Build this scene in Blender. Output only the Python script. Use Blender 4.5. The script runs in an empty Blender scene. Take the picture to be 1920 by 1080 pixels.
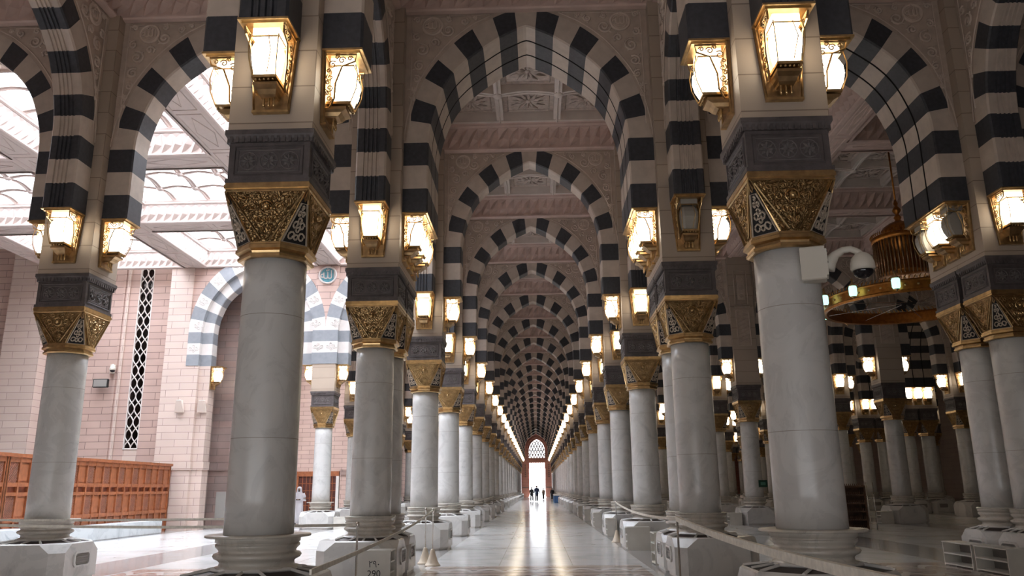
import bpy, math, random
from mathutils import Vector, Matrix
random.seed(7)
sc = bpy.context.scene
COL = sc.collection
PI = math.pi

# ------------------------------------------------------------------ materials
def newmat(name):
    m = bpy.data.materials.new(name); m.use_nodes = True
    nt = m.node_tree; b = nt.nodes['Principled BSDF']
    return m, nt, b
def nd(nt, typ, **kw):
    n = nt.nodes.new(typ)
    for k, v in kw.items():
        if k in n.inputs.keys(): n.inputs[k].default_value = v
        else: setattr(n, k, v)
    return n
def ramp(nt, fac, stops):
    r = nt.nodes.new('ShaderNodeValToRGB'); e = r.color_ramp.elements
    while len(e) < len(stops): e.new(0.5)
    for i, (p, c) in enumerate(stops):
        e[i].position = p; e[i].color = (*c, 1)
    nt.links.new(fac, r.inputs[0]); return r.outputs[0]
def coords(nt, kind='Object', scale=(1, 1, 1)):
    t = nt.nodes.new('ShaderNodeTexCoord'); m = nt.nodes.new('ShaderNodeMapping')
    m.inputs['Scale'].default_value = scale
    nt.links.new(t.outputs[kind], m.inputs[0]); return m.outputs[0]
def simple(name, col, rough=.5, metal=0, var=0.0, scale=6, bump=0.0, bscale=20, spec=None):
    m, nt, b = newmat(name)
    b.inputs['Base Color'].default_value = (*col, 1); b.inputs['Roughness'].default_value = rough
    b.inputs['Metallic'].default_value = metal
    if spec is not None: b.inputs['Specular IOR Level'].default_value = spec
    if var:
        n = nd(nt, 'ShaderNodeTexNoise', Scale=scale, Detail=5.0)
        nt.links.new(coords(nt), n.inputs['Vector'])
        c = ramp(nt, n.outputs[0], [(.3, tuple(x*(1-var) for x in col)), (.7, tuple(min(1, x*(1+var)) for x in col))])
        nt.links.new(c, b.inputs['Base Color'])
    if bump:
        n = nd(nt, 'ShaderNodeTexNoise', Scale=bscale, Detail=4.0)
        nt.links.new(coords(nt), n.inputs['Vector'])
        bp = nd(nt, 'ShaderNodeBump', Strength=bump, Distance=.01)
        nt.links.new(n.outputs[0], bp.inputs['Height']); nt.links.new(bp.outputs[0], b.inputs['Normal'])
    return m
def marble(name, base, vein, rough, scale=1.0, joints=False, bump=.02):
    m, nt, b = newmat(name)
    v = coords(nt)
    w = nd(nt, 'ShaderNodeTexNoise', Scale=1.1*scale, Detail=7.0, Roughness=.62, Distortion=1.6)
    oi = nt.nodes.new('ShaderNodeObjectInfo')
    ad = nd(nt, 'ShaderNodeVectorMath', operation='ADD')
    cb = nt.nodes.new('ShaderNodeCombineXYZ'); ml = nd(nt, 'ShaderNodeMath', operation='MULTIPLY'); ml.inputs[1].default_value = 30
    nt.links.new(oi.outputs['Random'], ml.inputs[0]); nt.links.new(ml.outputs[0], cb.inputs[0]); nt.links.new(ml.outputs[0], cb.inputs[2])
    nt.links.new(v, ad.inputs[0]); nt.links.new(cb.outputs[0], ad.inputs[1])
    nt.links.new(ad.outputs[0], w.inputs['Vector'])
    c = ramp(nt, w.outputs[0], [(.28, vein), (.40, tuple(x*.93 for x in base)), (.47, tuple(x*.72+y*.28 for x, y in zip(base, vein))), (.50, base), (.75, tuple(min(1, x*1.05) for x in base))])
    col = c
    if joints:
        tc = nt.nodes.new('ShaderNodeTexCoord'); sx = nt.nodes.new('ShaderNodeSeparateXYZ'); nt.links.new(tc.outputs['Object'], sx.inputs[0])
        prev = None
        for z in (2.0, 3.38):
            s = nd(nt, 'ShaderNodeMath', operation='SUBTRACT'); s.inputs[1].default_value = z; nt.links.new(sx.outputs[2], s.inputs[0])
            a = nd(nt, 'ShaderNodeMath', operation='ABSOLUTE'); nt.links.new(s.outputs[0], a.inputs[0])
            l = nd(nt, 'ShaderNodeMath', operation='LESS_THAN'); l.inputs[1].default_value = .004; nt.links.new(a.outputs[0], l.inputs[0])
            if prev is None: prev = l.outputs[0]
            else:
                mx = nd(nt, 'ShaderNodeMath', operation='MAXIMUM'); nt.links.new(prev, mx.inputs[0]); nt.links.new(l.outputs[0], mx.inputs[1]); prev = mx.outputs[0]
        mm = nt.nodes.new('ShaderNodeMix'); mm.data_type = 'RGBA'; nt.links.new(prev, mm.inputs[0]); nt.links.new(c, mm.inputs[6])
        mm.inputs[7].default_value = (.34, .31, .27, 1); col = mm.outputs[2]
    nt.links.new(col, b.inputs['Base Color'])
    b.inputs['Roughness'].default_value = rough
    n2 = nd(nt, 'ShaderNodeTexNoise', Scale=5.0, Detail=3.0); nt.links.new(v, n2.inputs['Vector'])
    bp = nd(nt, 'ShaderNodeBump', Strength=bump*5, Distance=.01); nt.links.new(n2.outputs[0], bp.inputs['Height']); nt.links.new(bp.outputs[0], b.inputs['Normal'])
    return m
def brick(name, c1, c2, mortar, w, h, ms=.012, rough=.6, var=.1):
    m, nt, b = newmat(name)
    tc = nt.nodes.new('ShaderNodeTexCoord'); sx = nt.nodes.new('ShaderNodeSeparateXYZ'); nt.links.new(tc.outputs['Object'], sx.inputs[0])
    a = nd(nt, 'ShaderNodeMath', operation='ADD'); nt.links.new(sx.outputs[0], a.inputs[0]); nt.links.new(sx.outputs[1], a.inputs[1])
    cb = nt.nodes.new('ShaderNodeCombineXYZ'); nt.links.new(a.outputs[0], cb.inputs[0]); nt.links.new(sx.outputs[2], cb.inputs[1])
    br = nt.nodes.new('ShaderNodeTexBrick'); nt.links.new(cb.outputs[0], br.inputs['Vector'])
    br.inputs['Color1'].default_value = (*c1, 1); br.inputs['Color2'].default_value = (*c2, 1); br.inputs['Mortar'].default_value = (*mortar, 1)
    br.inputs['Scale'].default_value = 1; br.inputs['Mortar Size'].default_value = ms; br.inputs['Mortar Smooth'].default_value = .1
    br.inputs['Brick Width'].default_value = w; br.inputs['Row Height'].default_value = h; br.inputs['Bias'].default_value = 0
    n = nd(nt, 'ShaderNodeTexNoise', Scale=.8, Detail=6.0); nt.links.new(tc.outputs['Object'], n.inputs['Vector'])
    cr = ramp(nt, n.outputs[0], [(.3, (1-var*1.6,)*3), (.7, (1, 1, 1))])
    mm = nt.nodes.new('ShaderNodeMix'); mm.data_type = 'RGBA'; mm.blend_type = 'MULTIPLY'; mm.inputs[0].default_value = 1
    nt.links.new(br.outputs[0], mm.inputs[6]); nt.links.new(cr, mm.inputs[7]); nt.links.new(mm.outputs[2], b.inputs['Base Color'])
    bp = nd(nt, 'ShaderNodeBump', Strength=.4, Distance=.01, invert=True); nt.links.new(br.outputs[1], bp.inputs['Height']); nt.links.new(bp.outputs[0], b.inputs['Normal'])
    b.inputs['Roughness'].default_value = rough
    return m
def gold(name, col, rough, relief=0.0, rs=26):
    m, nt, b = newmat(name)
    b.inputs['Metallic'].default_value = .95; b.inputs['Roughness'].default_value = rough
    v = coords(nt)
    n = nd(nt, 'ShaderNodeTexNoise', Scale=9.0, Detail=4.0); nt.links.new(v, n.inputs['Vector'])
    c = ramp(nt, n.outputs[0], [(.3, tuple(x*.6 for x in col)), (.7, col)])
    nt.links.new(c, b.inputs['Base Color'])
    if relief:
        w = nd(nt, 'ShaderNodeTexVoronoi', Scale=float(rs), feature='DISTANCE_TO_EDGE')
        d = nd(nt, 'ShaderNodeTexNoise', Scale=7.0, Detail=1.0); nt.links.new(v, d.inputs['Vector'])
        mx = nt.nodes.new('ShaderNodeMix'); mx.data_type = 'VECTOR'; mx.inputs[0].default_value = .12
        nt.links.new(v, mx.inputs[4]); nt.links.new(d.outputs[1], mx.inputs[5]); nt.links.new(mx.outputs[1], w.inputs['Vector'])
        h = ramp(nt, w.outputs[0], [(.0, (0, 0, 0)), (.16, (1, 1, 1))])
        bp = nd(nt, 'ShaderNodeBump', Strength=relief, Distance=.02); nt.links.new(h, bp.inputs['Height']); nt.links.new(bp.outputs[0], b.inputs['Normal'])
    return m
def emis(name, col, s, tex=False):
    m, nt, b = newmat(name)
    b.inputs['Base Color'].default_value = (*col, 1)
    b.inputs['Emission Color'].default_value = (*col, 1); b.inputs['Emission Strength'].default_value = s
    b.inputs['Roughness'].default_value = .3
    return m

M = {}
M['marble'] = marble('white_marble_shaft', (.58, .565, .54), (.43, .415, .40), .27, 1.7, joints=True)
M['marble2'] = marble('white_marble_trim', (.60, .58, .55), (.42, .41, .40), .25, 1.2)
M['base'] = marble('cream_base_marble', (.50, .46, .40), (.30, .27, .23), .22, 2.0)
M['bench'] = marble('grey_veined_marble', (.62, .65, .66), (.30, .33, .36), .2, 1.0)
M['dark'] = simple('black_arch_stone', (.040, .040, .046), .5, var=.25, scale=14)
M['light'] = simple('cream_arch_stone', (.50, .41, .34), .55, var=.10, scale=5)
M['wallr'] = simple('carved_relief_stone', (.58, .47, .39), .55, var=.08, scale=5)
M['wallc'] = simple('carved_beige_stone', (.47, .37, .30), .6, var=.12, scale=5)
M['wallc2'] = simple('pale_pink_enamel', (.66, .55, .48), .5)
M['pier'] = brick('beige_pier_stone', (.43, .34, .265), (.40, .31, .24), (.22, .16, .12), 2.3, .47, .008, .5, .08)
M['impost'] = simple('dark_carved_stone', (.080, .064, .062), .5, var=.25, scale=9, bump=.5, bscale=30)
M['impost_l'] = simple('grey_carved_relief', (.14, .12, .115), .5, var=.2, scale=12)
M['gold'] = gold('carved_gold', (.60, .39, .18), .38, 1.0, 34)
M['gold2'] = gold('plain_gold', (.68, .46, .22), .30)
M['goldd'] = gold('antique_gold_filigree', (.52, .34, .17), .38)
M['pierce'] = simple('bronze_lattice', (.50, .41, .32), .45, .3)
M['black'] = simple('dark_void', (.012, .010, .010), .6)
M['bronze'] = simple('dark_bronze_grille', (.045, .028, .022), .45, .5)
M['ceil'] = simple('pink_plaster_ceiling', (.58, .43, .37), .7, var=.10, scale=3)
M['ceilw'] = simple('white_plaster_ribs', (.66, .58, .52), .6, var=.06, scale=3)
M['ceilp'] = simple('carved_coffer_panel', (.50, .41, .35), .7, var=.2, scale=8, bump=.8, bscale=14)
M['hallc'] = simple('white_pink_hall_plaster', (.55, .465, .43), .65, var=.05, scale=3)
M['pink'] = brick('pink_granite_wall', (.52, .365, .31), (.46, .315, .27), (.17, .11, .10), 1.15, .30, .011, .55, .08)
M['pinkp'] = brick('pale_pink_pilaster', (.60, .475, .41), (.54, .42, .36), (.28, .19, .17), 1.15, .30, .009, .55, .05)
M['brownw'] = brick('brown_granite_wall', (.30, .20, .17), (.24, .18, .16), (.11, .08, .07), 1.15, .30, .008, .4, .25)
M['redw'] = brick('red_pink_portal_stone', (.66, .32, .25), (.62, .29, .22), (.30, .12, .09), 1.2, .5, .010, .55, .1)
M['fgrey'] = simple('blue_grey_facade_stone', (.22, .228, .245), .5, var=.08)
M['fwhite'] = simple('white_facade_stone', (.62, .57, .535), .5, var=.04)
M['wood'] = simple('orange_varnished_wood', (.27, .085, .032), .45, var=.25, scale=7)
M['wood2'] = simple('dark_varnished_wood', (.17, .042, .018), .5, var=.3, scale=7)
M['wood3'] = simple('dark_brown_wood', (.11, .055, .030), .5, var=.3, scale=9)
M['wood4'] = simple('deep_red_brown_wood', (.07, .016, .010), .45, var=.3, scale=7)
M['white'] = simple('white_enamel', (.68, .66, .62), .4)
M['rackw'] = simple('cream_rack_panel', (.60, .57, .51), .35, var=.04)
M['rackd'] = simple('rack_inner_grey', (.26, .24, .22), .5)
M['ink'] = simple('black_ink', (.02, .02, .02), .5)
M['blue'] = simple('turquoise_enamel', (.10, .30, .36), .35, var=.3, scale=12)
M['green'] = simple('dark_green_sign', (.01, .05, .03), .3)
M['green2'] = simple('pale_green_sign_face', (.10, .24, .17), .4)
M['belt'] = simple('cream_barrier_belt', (.74, .70, .61), .55, var=.15, scale=20)
M['cone'] = simple('cream_stanchion_cone', (.62, .52, .40), .4, var=.08)
M['steel'] = simple('polished_steel', (.62, .58, .54), .25, 1)
M['camw'] = simple('camera_housing_white', (.62, .58, .50), .4)
M['glassd'] = simple('dark_camera_dome', (.012, .010, .012), .06)
M['lamp'] = emis('lit_lantern_glass', (1, .89, .70), 8.5)
M['lampc'] = emis('lit_lantern_collar', (1, .86, .66), 3.5)
M['unlit'] = simple('unlit_lantern_glass', (.34, .31, .27), .15)
M['mint'] = emis('mint_lantern_glass', (.50, .95, .78), 1.6)
M['tube'] = simple('amber_crystal_fringe', (.30, .17, .09), .25, .5, var=.3, scale=20)
M['cgold'] = gold('orange_chandelier_gold', (.55, .22, .05), .32)
M['robe'] = simple('white_cotton_robe', (.78, .76, .80), .8, var=.04)
M['navy'] = simple('navy_cloth', (.012, .022, .06), .8)
M['blackc'] = simple('black_cloth', (.012, .012, .014), .8)
M['tan'] = simple('tan_cloth', (.30, .22, .16), .8)
M['skin'] = simple('brown_skin', (.30, .17, .11), .6)
M['hair'] = simple('black_hair', (.012, .01, .01), .7)
M['bluebin'] = simple('blue_plastic', (.05, .14, .32), .4)

# skylight pane / window glass : clear thin glass
def clearglass(name, tint):
    m = bpy.data.materials.new(name); m.use_nodes = True; nt = m.node_tree
    for n in list(nt.nodes): nt.nodes.remove(n)
    o = nt.nodes.new('ShaderNodeOutputMaterial'); t = nd(nt, 'ShaderNodeBsdfTransparent'); t.inputs[0].default_value = (*tint, 1)
    g = nd(nt, 'ShaderNodeBsdfGlossy', Roughness=.05); mx = nt.nodes.new('ShaderNodeMixShader'); mx.inputs[0].default_value = .06
    nt.links.new(t.outputs[0], mx.inputs[1]); nt.links.new(g.outputs[0], mx.inputs[2]); nt.links.new(mx.outputs[0], o.inputs[0])
    return m
M['pane'] = clearglass('clear_skylight_glass', (.93, .96, 1))
M['wpane'] = clearglass('dim_window_glass', (.35, .33, .33))

# floor
def floormat():
    m, nt, b = newmat('polished_marble_floor')
    tc = nt.nodes.new('ShaderNodeTexCoord'); sx = nt.nodes.new('ShaderNodeSeparateXYZ'); nt.links.new(tc.outputs['Object'], sx.inputs[0])
    X, Y = sx.outputs[0], sx.outputs[1]
    def mth(op, a, bb=None, c=None):
        n = nd(nt, 'ShaderNodeMath', operation=op)
        for i, v in enumerate((a, bb, c)):
            if v is None: continue
            if isinstance(v, (int, float)): n.inputs[i].default_value = v
            else: nt.links.new(v, n.inputs[i])
        return n.outputs[0]
    def mix(f, a, c):
        n = nt.nodes.new('ShaderNodeMix'); n.data_type = 'RGBA'; nt.links.new(f, n.inputs[0])
        for i, v in ((6, a), (7, c)):
            if isinstance(v, tuple): n.inputs[i].default_value = (*v, 1)
            else: nt.links.new(v, n.inputs[i])
        return n.outputs[2]
    no = nd(nt, 'ShaderNodeTexNoise', Scale=.9, Detail=7.0, Distortion=1.2); nt.links.new(tc.outputs['Object'], no.inputs['Vector'])
    base = ramp(nt, no.outputs[0], [(.3, (.50, .49, .48)), (.5, (.62, .60, .58)), (.7, (.66, .645, .63))])
    grey = ramp(nt, no.outputs[0], [(.3, (.27, .25, .24)), (.6, (.38, .36, .345))])
    ax = mth('ABSOLUTE', X)
    # grey strips under column rows
    xm = mth('ABSOLUTE', mth('SUBTRACT', mth('MODULO', mth('ADD', mth('ADD', X, 3.0), 60.0), 6.0), 3.0))   # 3 at column lines
    strip = mth('GREATER_THAN', xm, 2.22)
    c = mix(strip, base, grey)
    # joint lines
    def line(v, period, off, w):
        mm = mth('ABSOLUTE', mth('SUBTRACT', mth('MODULO', mth('ADD', v, off+600.0), period), period/2))
        return mth('LESS_THAN', mm, w)
    j = mth('MAXIMUM', line(X, 1.5, 0, .005), line(Y, 1.5, .10, .006))
    c = mix(mth('MULTIPLY', j, .5), c, (.28, .25, .23))
    bigl = mth('MAXIMUM', line(Y, 6.0, -19.0-.12, .045), line(Y, 6.0, -19.0+.35, .02))
    c = mix(mth('MULTIPLY', bigl, .75), c, (.13, .09, .08))
    # patterned band beside the paired columns
    for (y0, y1) in ((14.05, 17.0), (8.2, 9.8)):
        inb = mth('MULTIPLY', mth('MULTIPLY', mth('GREATER_THAN', Y, y0), mth('LESS_THAN', Y, y1)), mth('LESS_THAN', xm, 2.1))
        t = mth('DIVIDE', mth('SUBTRACT', Y, y0), (y1-y0))
        st = mth('SINE', mth('MULTIPLY', t, 6*2*PI))
        stripes = mth('GREATER_THAN', st, .55)
        wv = mth('MULTIPLY', mth('SINE', mth('MULTIPLY', X, 2*PI/1.2)), .16)
        w1 = mth('LESS_THAN', mth('ABSOLUTE', mth('SUBTRACT', mth('ABSOLUTE', mth('SUBTRACT', t, .5)), mth('ADD', mth('ABSOLUTE', wv), .12))), .05)
        col = mix(stripes, (.50, .40, .36), (.17, .095, .075))
        col = mix(w1, col, (.60, .55, .52))
        c = mix(inb, c, col)
    nt.links.new(c, b.inputs['Base Color'])
    b.inputs['Roughness'].default_value = .14
    b.inputs['Specular IOR Level'].default_value = .5
    n2 = nd(nt, 'ShaderNodeTexNoise', Scale=1.6, Detail=2.0); nt.links.new(tc.outputs['Object'], n2.inputs['Vector'])
    bp = nd(nt, 'ShaderNodeBump', Strength=.05, Distance=.02); nt.links.new(n2.outputs[0], bp.inputs['Height']); nt.links.new(bp.outputs[0], b.inputs['Normal'])
    return m
M['floor'] = floormat()

# ------------------------------------------------------------------ mesh builder
class MB:
    def __init__(s): s.v = []; s.f = []; s.m = []; s.s = []; s.mats = []
    def mi(s, k):
        if k not in s.mats: s.mats.append(k)
        return s.mats.index(k)
    def face(s, pts, mat, smooth=False):
        i = len(s.v); s.v += [tuple(p) for p in pts]; s.f.append(tuple(range(i, i+len(pts)))); s.m.append(s.mi(mat)); s.s.append(smooth)
    def mesh(s, verts, faces, mat, smooth=False):
        i = len(s.v); s.v += [tuple(p) for p in verts]; k = s.mi(mat)
        for f in faces: s.f.append(tuple(a+i for a in f)); s.m.append(k); s.s.append(smooth)
    def box(s, x0, x1, y0, y1, z0, z1, mat, bev=0):
        if bev:
            # box with chamfered horizontal top and bottom edges
            L = [(x0+bev, y0+bev, z0), (x0, y0, z0+bev), (x0, y0, z1-bev), (x0+bev, y0+bev, z1)]
            v = []
            for k, z, e in ((0, z0, bev), (1, z0+bev, 0), (2, z1-bev, 0), (3, z1, bev)):
                v += [(x0+e, y0+e, z), (x1-e, y0+e, z), (x1-e, y1-e, z), (x0+e, y1-e, z)]
            f = [(3, 2, 1, 0), (12, 13, 14, 15)]
            for k in range(3):
                for q in range(4): f.append((k*4+q, k*4+(q+1) % 4, k*4+4+(q+1) % 4, k*4+4+q))
            s.mesh(v, f, mat); return
        v = [(x0, y0, z0), (x1, y0, z0), (x1, y1, z0), (x0, y1, z0), (x0, y0, z1), (x1, y0, z1), (x1, y1, z1), (x0, y1, z1)]
        s.mesh(v, [(3, 2, 1, 0), (4, 5, 6, 7), (0, 1, 5, 4), (1, 2, 6, 5), (2, 3, 7, 6), (3, 0, 4, 7)], mat)
    def loft(s, rings, mat, cap=True, smooth=False, closed=True):
        n = len(rings[0]); v = [p for r in rings for p in r]; f = []
        for k in range(len(rings)-1):
            for q in range(n if closed else n-1):
                f.append((k*n+q, k*n+(q+1) % n, (k+1)*n+(q+1) % n, (k+1)*n+q))
        if cap and closed:
            f.append(tuple(reversed(range(n)))); f.append(tuple((len(rings)-1)*n+q for q in range(n)))
        s.mesh(v, f, mat, smooth)
    def lathe(s, prof, mat, n=32, c=(0, 0), smooth=True, cap=True, ph=0):
        rings = [[(c[0]+r*math.cos(2*PI*q/n+ph), c[1]+r*math.sin(2*PI*q/n+ph), z) for q in range(n)] for r, z in prof]
        s.loft(rings, mat, cap, smooth)
    def tube(s, pts, r, mat, n=5, smooth=True, closed=False, flat=None, cap=True):
        P = [Vector(p) for p in pts]; rings = []; N = len(P)
        for i, p in enumerate(P):
            a = P[(i-1) % N] if (closed or i > 0) else P[i]; b_ = P[(i+1) % N] if (closed or i < N-1) else P[i]
            t = (b_-a); t = t.normalized() if t.length > 1e-9 else Vector((0, 0, 1))
            up = Vector(flat) if flat else (Vector((0, 0, 1)) if abs(t.z) < .9 else Vector((1, 0, 0)))
            u = t.cross(up); u = u.normalized() if u.length > 1e-6 else Vector((1, 0, 0)); w = u.cross(t)
            rr = r[i] if isinstance(r, (list, tuple)) else r
            rings.append([tuple(p+u*rr*math.cos(2*PI*q/n)+w*rr*math.sin(2*PI*q/n)) for q in range(n)])
        if closed: rings.append(rings[0])
        s.loft(rings, mat, cap and not closed, smooth)
    def sphere(s, c, r, mat, n=12, m=8, sc3=(1, 1, 1)):
        rings = []
        for k in range(1, m):
            a = PI*k/m
            rings.append([(c[0]+sc3[0]*r*math.sin(a)*math.cos(2*PI*q/n), c[1]+sc3[1]*r*math.sin(a)*math.sin(2*PI*q/n), c[2]-sc3[2]*r*math.cos(a)) for q in range(n)])
        s.loft(rings, mat, True, True)
    def transform(s, mat4, start=0):
        for i in range(start, len(s.v)): s.v[i] = tuple(mat4 @ Vector(s.v[i]))
    def data(s, name):
        me = bpy.data.meshes.new(name); me.from_pydata(s.v, [], s.f)
        for k in s.mats: me.materials.append(M[k])
        me.polygons.foreach_set('material_index', s.m); me.polygons.foreach_set('use_smooth', s.s)
        me.update(); return me
    def build(s, name, parent=None, loc=(0, 0, 0), rz=0):
        o = bpy.data.objects.new(name, s.data(name)); COL.objects.link(o); o.location = loc; o.rotation_euler = (0, 0, rz)
        if parent: o.parent = parent
        return o
LABELS = set()
def tag(o, label=None, cat=None, group=None, kind=None):
    if label:
        n = len(label.split())
        if not 4 <= n <= 16: print('LABEL LENGTH', n, label)
        if label in LABELS and not group: print('DUP LABEL', label)
        LABELS.add(label); o['label'] = label
    if cat: o['category'] = cat
    if group: o['group'] = group
    if kind: o['kind'] = kind
    return o
def empty(name, loc=(0, 0, 0), rz=0):
    o = bpy.data.objects.new(name, None); COL.objects.link(o); o.location = loc; o.rotation_euler = (0, 0, rz); o.empty_display_size = .2
    return o
def copy_tree(o, parent=None):
    c = o.copy(); COL.objects.link(c)
    if parent: c.parent = parent
    for ch in o.children: copy_tree(ch, c)
    return c
class Proto:
    """first use moves the prototype itself, later uses copy it"""
    def __init__(s, root): s.root = root; s.used = False
    def put(s, loc, rz=0):
        o = s.root if not s.used else copy_tree(s.root)
        s.used = True; o.location = loc; o.rotation_euler = (0, 0, rz); return o
def struct(o): o['kind'] = 'structure'; return o
ORD = ['zeroth', 'first', 'second', 'third', 'fourth', 'fifth', 'sixth', 'seventh', 'eighth', 'ninth', 'tenth', 'eleventh', 'twelfth', 'thirteenth', 'fourteenth',
       'fifteenth', 'sixteenth', 'seventeenth', 'eighteenth', 'nineteenth', 'twentieth', 'twenty-first', 'twenty-second', 'twenty-third', 'twenty-fourth']

# ------------------------------------------------------------------ text
def text_mesh(body, size, mat, name, extrude=.004):
    cu = bpy.data.curves.new(name, 'FONT'); cu.body = body; cu.size = size; cu.align_x = 'CENTER'; cu.align_y = 'CENTER'; cu.extrude = extrude
    cu.materials.append(M[mat])
    o = bpy.data.objects.new(name, cu); COL.objects.link(o)
    dg = bpy.context.evaluated_depsgraph_get(); dg.update()
    me = bpy.data.meshes.new_from_object(o.evaluated_get(dg))
    bpy.data.objects.remove(o); me.name = name
    if not me.materials: me.materials.append(M[mat])
    return me
def scroll(c, r, turns=1.4, dirn=1, ph=0, n=22, shrink=.2):
    """spiral in the x,z plane"""
    out = []
    for i in range(n+1):
        t = i/n; a = ph+dirn*turns*2*PI*t; rr = r*(1-(1-shrink)*t)
        out.append((c[0]+rr*math.cos(a), c[1]+rr*math.sin(a)))
    return out

# ------------------------------------------------------------------ levels
FZ = -.09      # floor level
Z_SH0, Z_SH1 = .975, 4.07
Z_CAP1 = 4.90; Z_IMP1 = 5.55; Z_CORB = 6.73; Z_W = 11.95
TH = .29
YS = [9.0, 15.0] + [22.1+6*k for k in range(21)]      # row positions; 15.0 is a pair with 16.1
END_Y = 144.6

# ------------------------------------------------------------------ column pieces
def oct_ring(h, c, z, cx=0, cy=0, h2=None):
    hy = h2 if h2 is not None else h
    return [(cx+h-c, cy-hy, z), (cx+h, cy-hy+c, z), (cx+h, cy+hy-c, z), (cx+h-c, cy+hy, z), (cx-h+c, cy+hy, z), (cx-h, cy+hy-c, z), (cx-h, cy-hy+c, z), (cx-h+c, cy-hy, z)]
def b_shaft():
    b = MB(); prof = []
    for i in range(9):
        t = i/8; prof.append((.372-.016*t, Z_SH0+(Z_SH1-Z_SH0)*t))
    b.lathe(prof, 'marble', 40); return b
def b_base(flange):
    b = MB()
    b.lathe([(.44, .60), (.44, .655), (.40, .665), (.392, .70), (.41, .72), (.452, .74), (.468, .765), (.452, .79), (.415, .80), (.405, .812), (.418, .835), (.445, .86), (.445, .885),
             (.432, .888), (.432, .90), (.448, .905), (.452, .945), (.452, .955)], 'base', 40)
    b.lathe([(flange-.01, .955), (flange, .96), (flange, .975), (flange-.008, .982), (.36, .984)], 'base', 40)
    return b
def b_capital():
    b = MB()
    q = .475; r = .40; c0 = r*(2-math.sqrt(2)); zb, zt = 4.21, 4.80
    # main trapezoid faces and corner triangles
    for k in range(4):
        R = Matrix.Rotation(k*PI/2, 4, 'Z'); st = len(b.v)
        a = r-c0
        b.face([(-a, -r, zb), (a, -r, zb), (q, -q, zt), (-q, -q, zt)], 'gold')
        # corner backing, set in
        b.face([(a, -r, zb), (r, -a, zb), (q, -q, zt)], 'black')
        # raised frame on the face
        n = Vector((0, -(zt-zb), -(q-r))).normalized(); off = n*.012
        def P(u, v):   # u -1..1, v 0..1
            w = a+(q-a)*v; return Vector((u*w, -(r+(q-r)*v), zb+(zt-zb)*v))+off
        b.tube([P(-.97, 0), P(-.985, 1), P(.985, 1), P(.97, 0)], .014, 'gold2', 4, False)
        b.tube([P(-.93, .93), P(-.30, .05)], .012, 'gold2', 4, False)
        b.tube([P(.93, .93), P(.30, .05)], .012, 'gold2', 4, False)
        b.tube([P(-.80, .95), P(-.12, .10), P(0, .02), P(.12, .10), P(.80, .95)], .009, 'gold', 4, False)
        b.sphere(tuple(P(0, .68)+n*.01), .042, 'gold2', 10, 6)
        b.tube([P(.16*math.cos(t)/.8, .68+.13*math.sin(t)) for t in [2*PI*i/14 for i in range(14)]], .010, 'gold2', 4, False, closed=True)
        for sgn in (-1, 1):
            for (u, v, rr) in ((.30, .42, .05), (.18, .24, .038), (.42, .68, .052), (.22, .88, .036), (.62, .86, .035), (.08, .42, .03)):
                pts = [P(sgn*(u+rr*math.cos(t)*(1-.5*t/7)/ .42), v+rr*math.sin(t)*(1-.5*t/7)/.6) for t in [i*.62 for i in range(12)]]
                b.tube(pts, .008, 'gold2', 4, False)
        # pierced corner panel
        A, B_, C = Vector((a, -r, zb)), Vector((r, -a, zb)), Vector((q, -q, zt))
        nn = (B_-A).cross(C-A).normalized()
        if nn.dot(Vector((1, -1, 0))) < 0: nn = -nn
        o2 = nn*.014
        top = A*.18+B_*.18+C*.64; 
        def Q(u, v): return A.lerp(B_, .5+u*.5*(1-v*.80))*(1-v)+ (C*v) if False else (A.lerp(B_, .5+.5*u)*(1-v)+C*v)+o2
        b.tube([Q(-.94, .01), Q(.94, .01), Q(.82, .74), Q(-.82, .74)], .013, 'pierce', 4, False, closed=True)
        for (u, v, rr) in ((-.45, .14, .07), (.45, .14, .07), (0, .12, .05), (-.38, .34, .065), (.38, .34, .065), (0, .42, .06), (-.3, .55, .05), (.3, .55, .05), (0, .66, .045), (0, .26, .05)):
            pts = [Q(u+rr*math.cos(t)*4.2*(1-.45*t/7), v+rr*math.sin(t)*1.15*(1-.45*t/7)) for t in [i*.64 for i in range(11)]]
            b.tube(pts, .0125, 'pierce', 4, False)
        b.tube([Q(0, .78), Q(-.6, .84), Q(0, .97), Q(.6, .84), Q(0, .78)], .012, 'goldd', 4, False)
        b.transform(R, st)
    # cornice on top
    for (h, z0, z1) in ((.485, 4.795, 4.83), (.500, 4.83, 4.875), (.49, 4.875, 4.90)): b.box(-h, h, -h, h, z0, z1, 'gold2')
    return b
def b_collar():
    b = MB()
    rings = []
    for r, z in ((.385, 4.03), (.405, 4.045), (.405, 4.075), (.385, 4.085), (.39, 4.11), (.43, 4.13), (.43, 4.17), (.415, 4.18), (.415, 4.205), (.40, 4.212)):
        rings.append(oct_ring(r, r*(2-math.sqrt(2)), z))
    b.loft(rings, 'gold2'); return b
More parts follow.
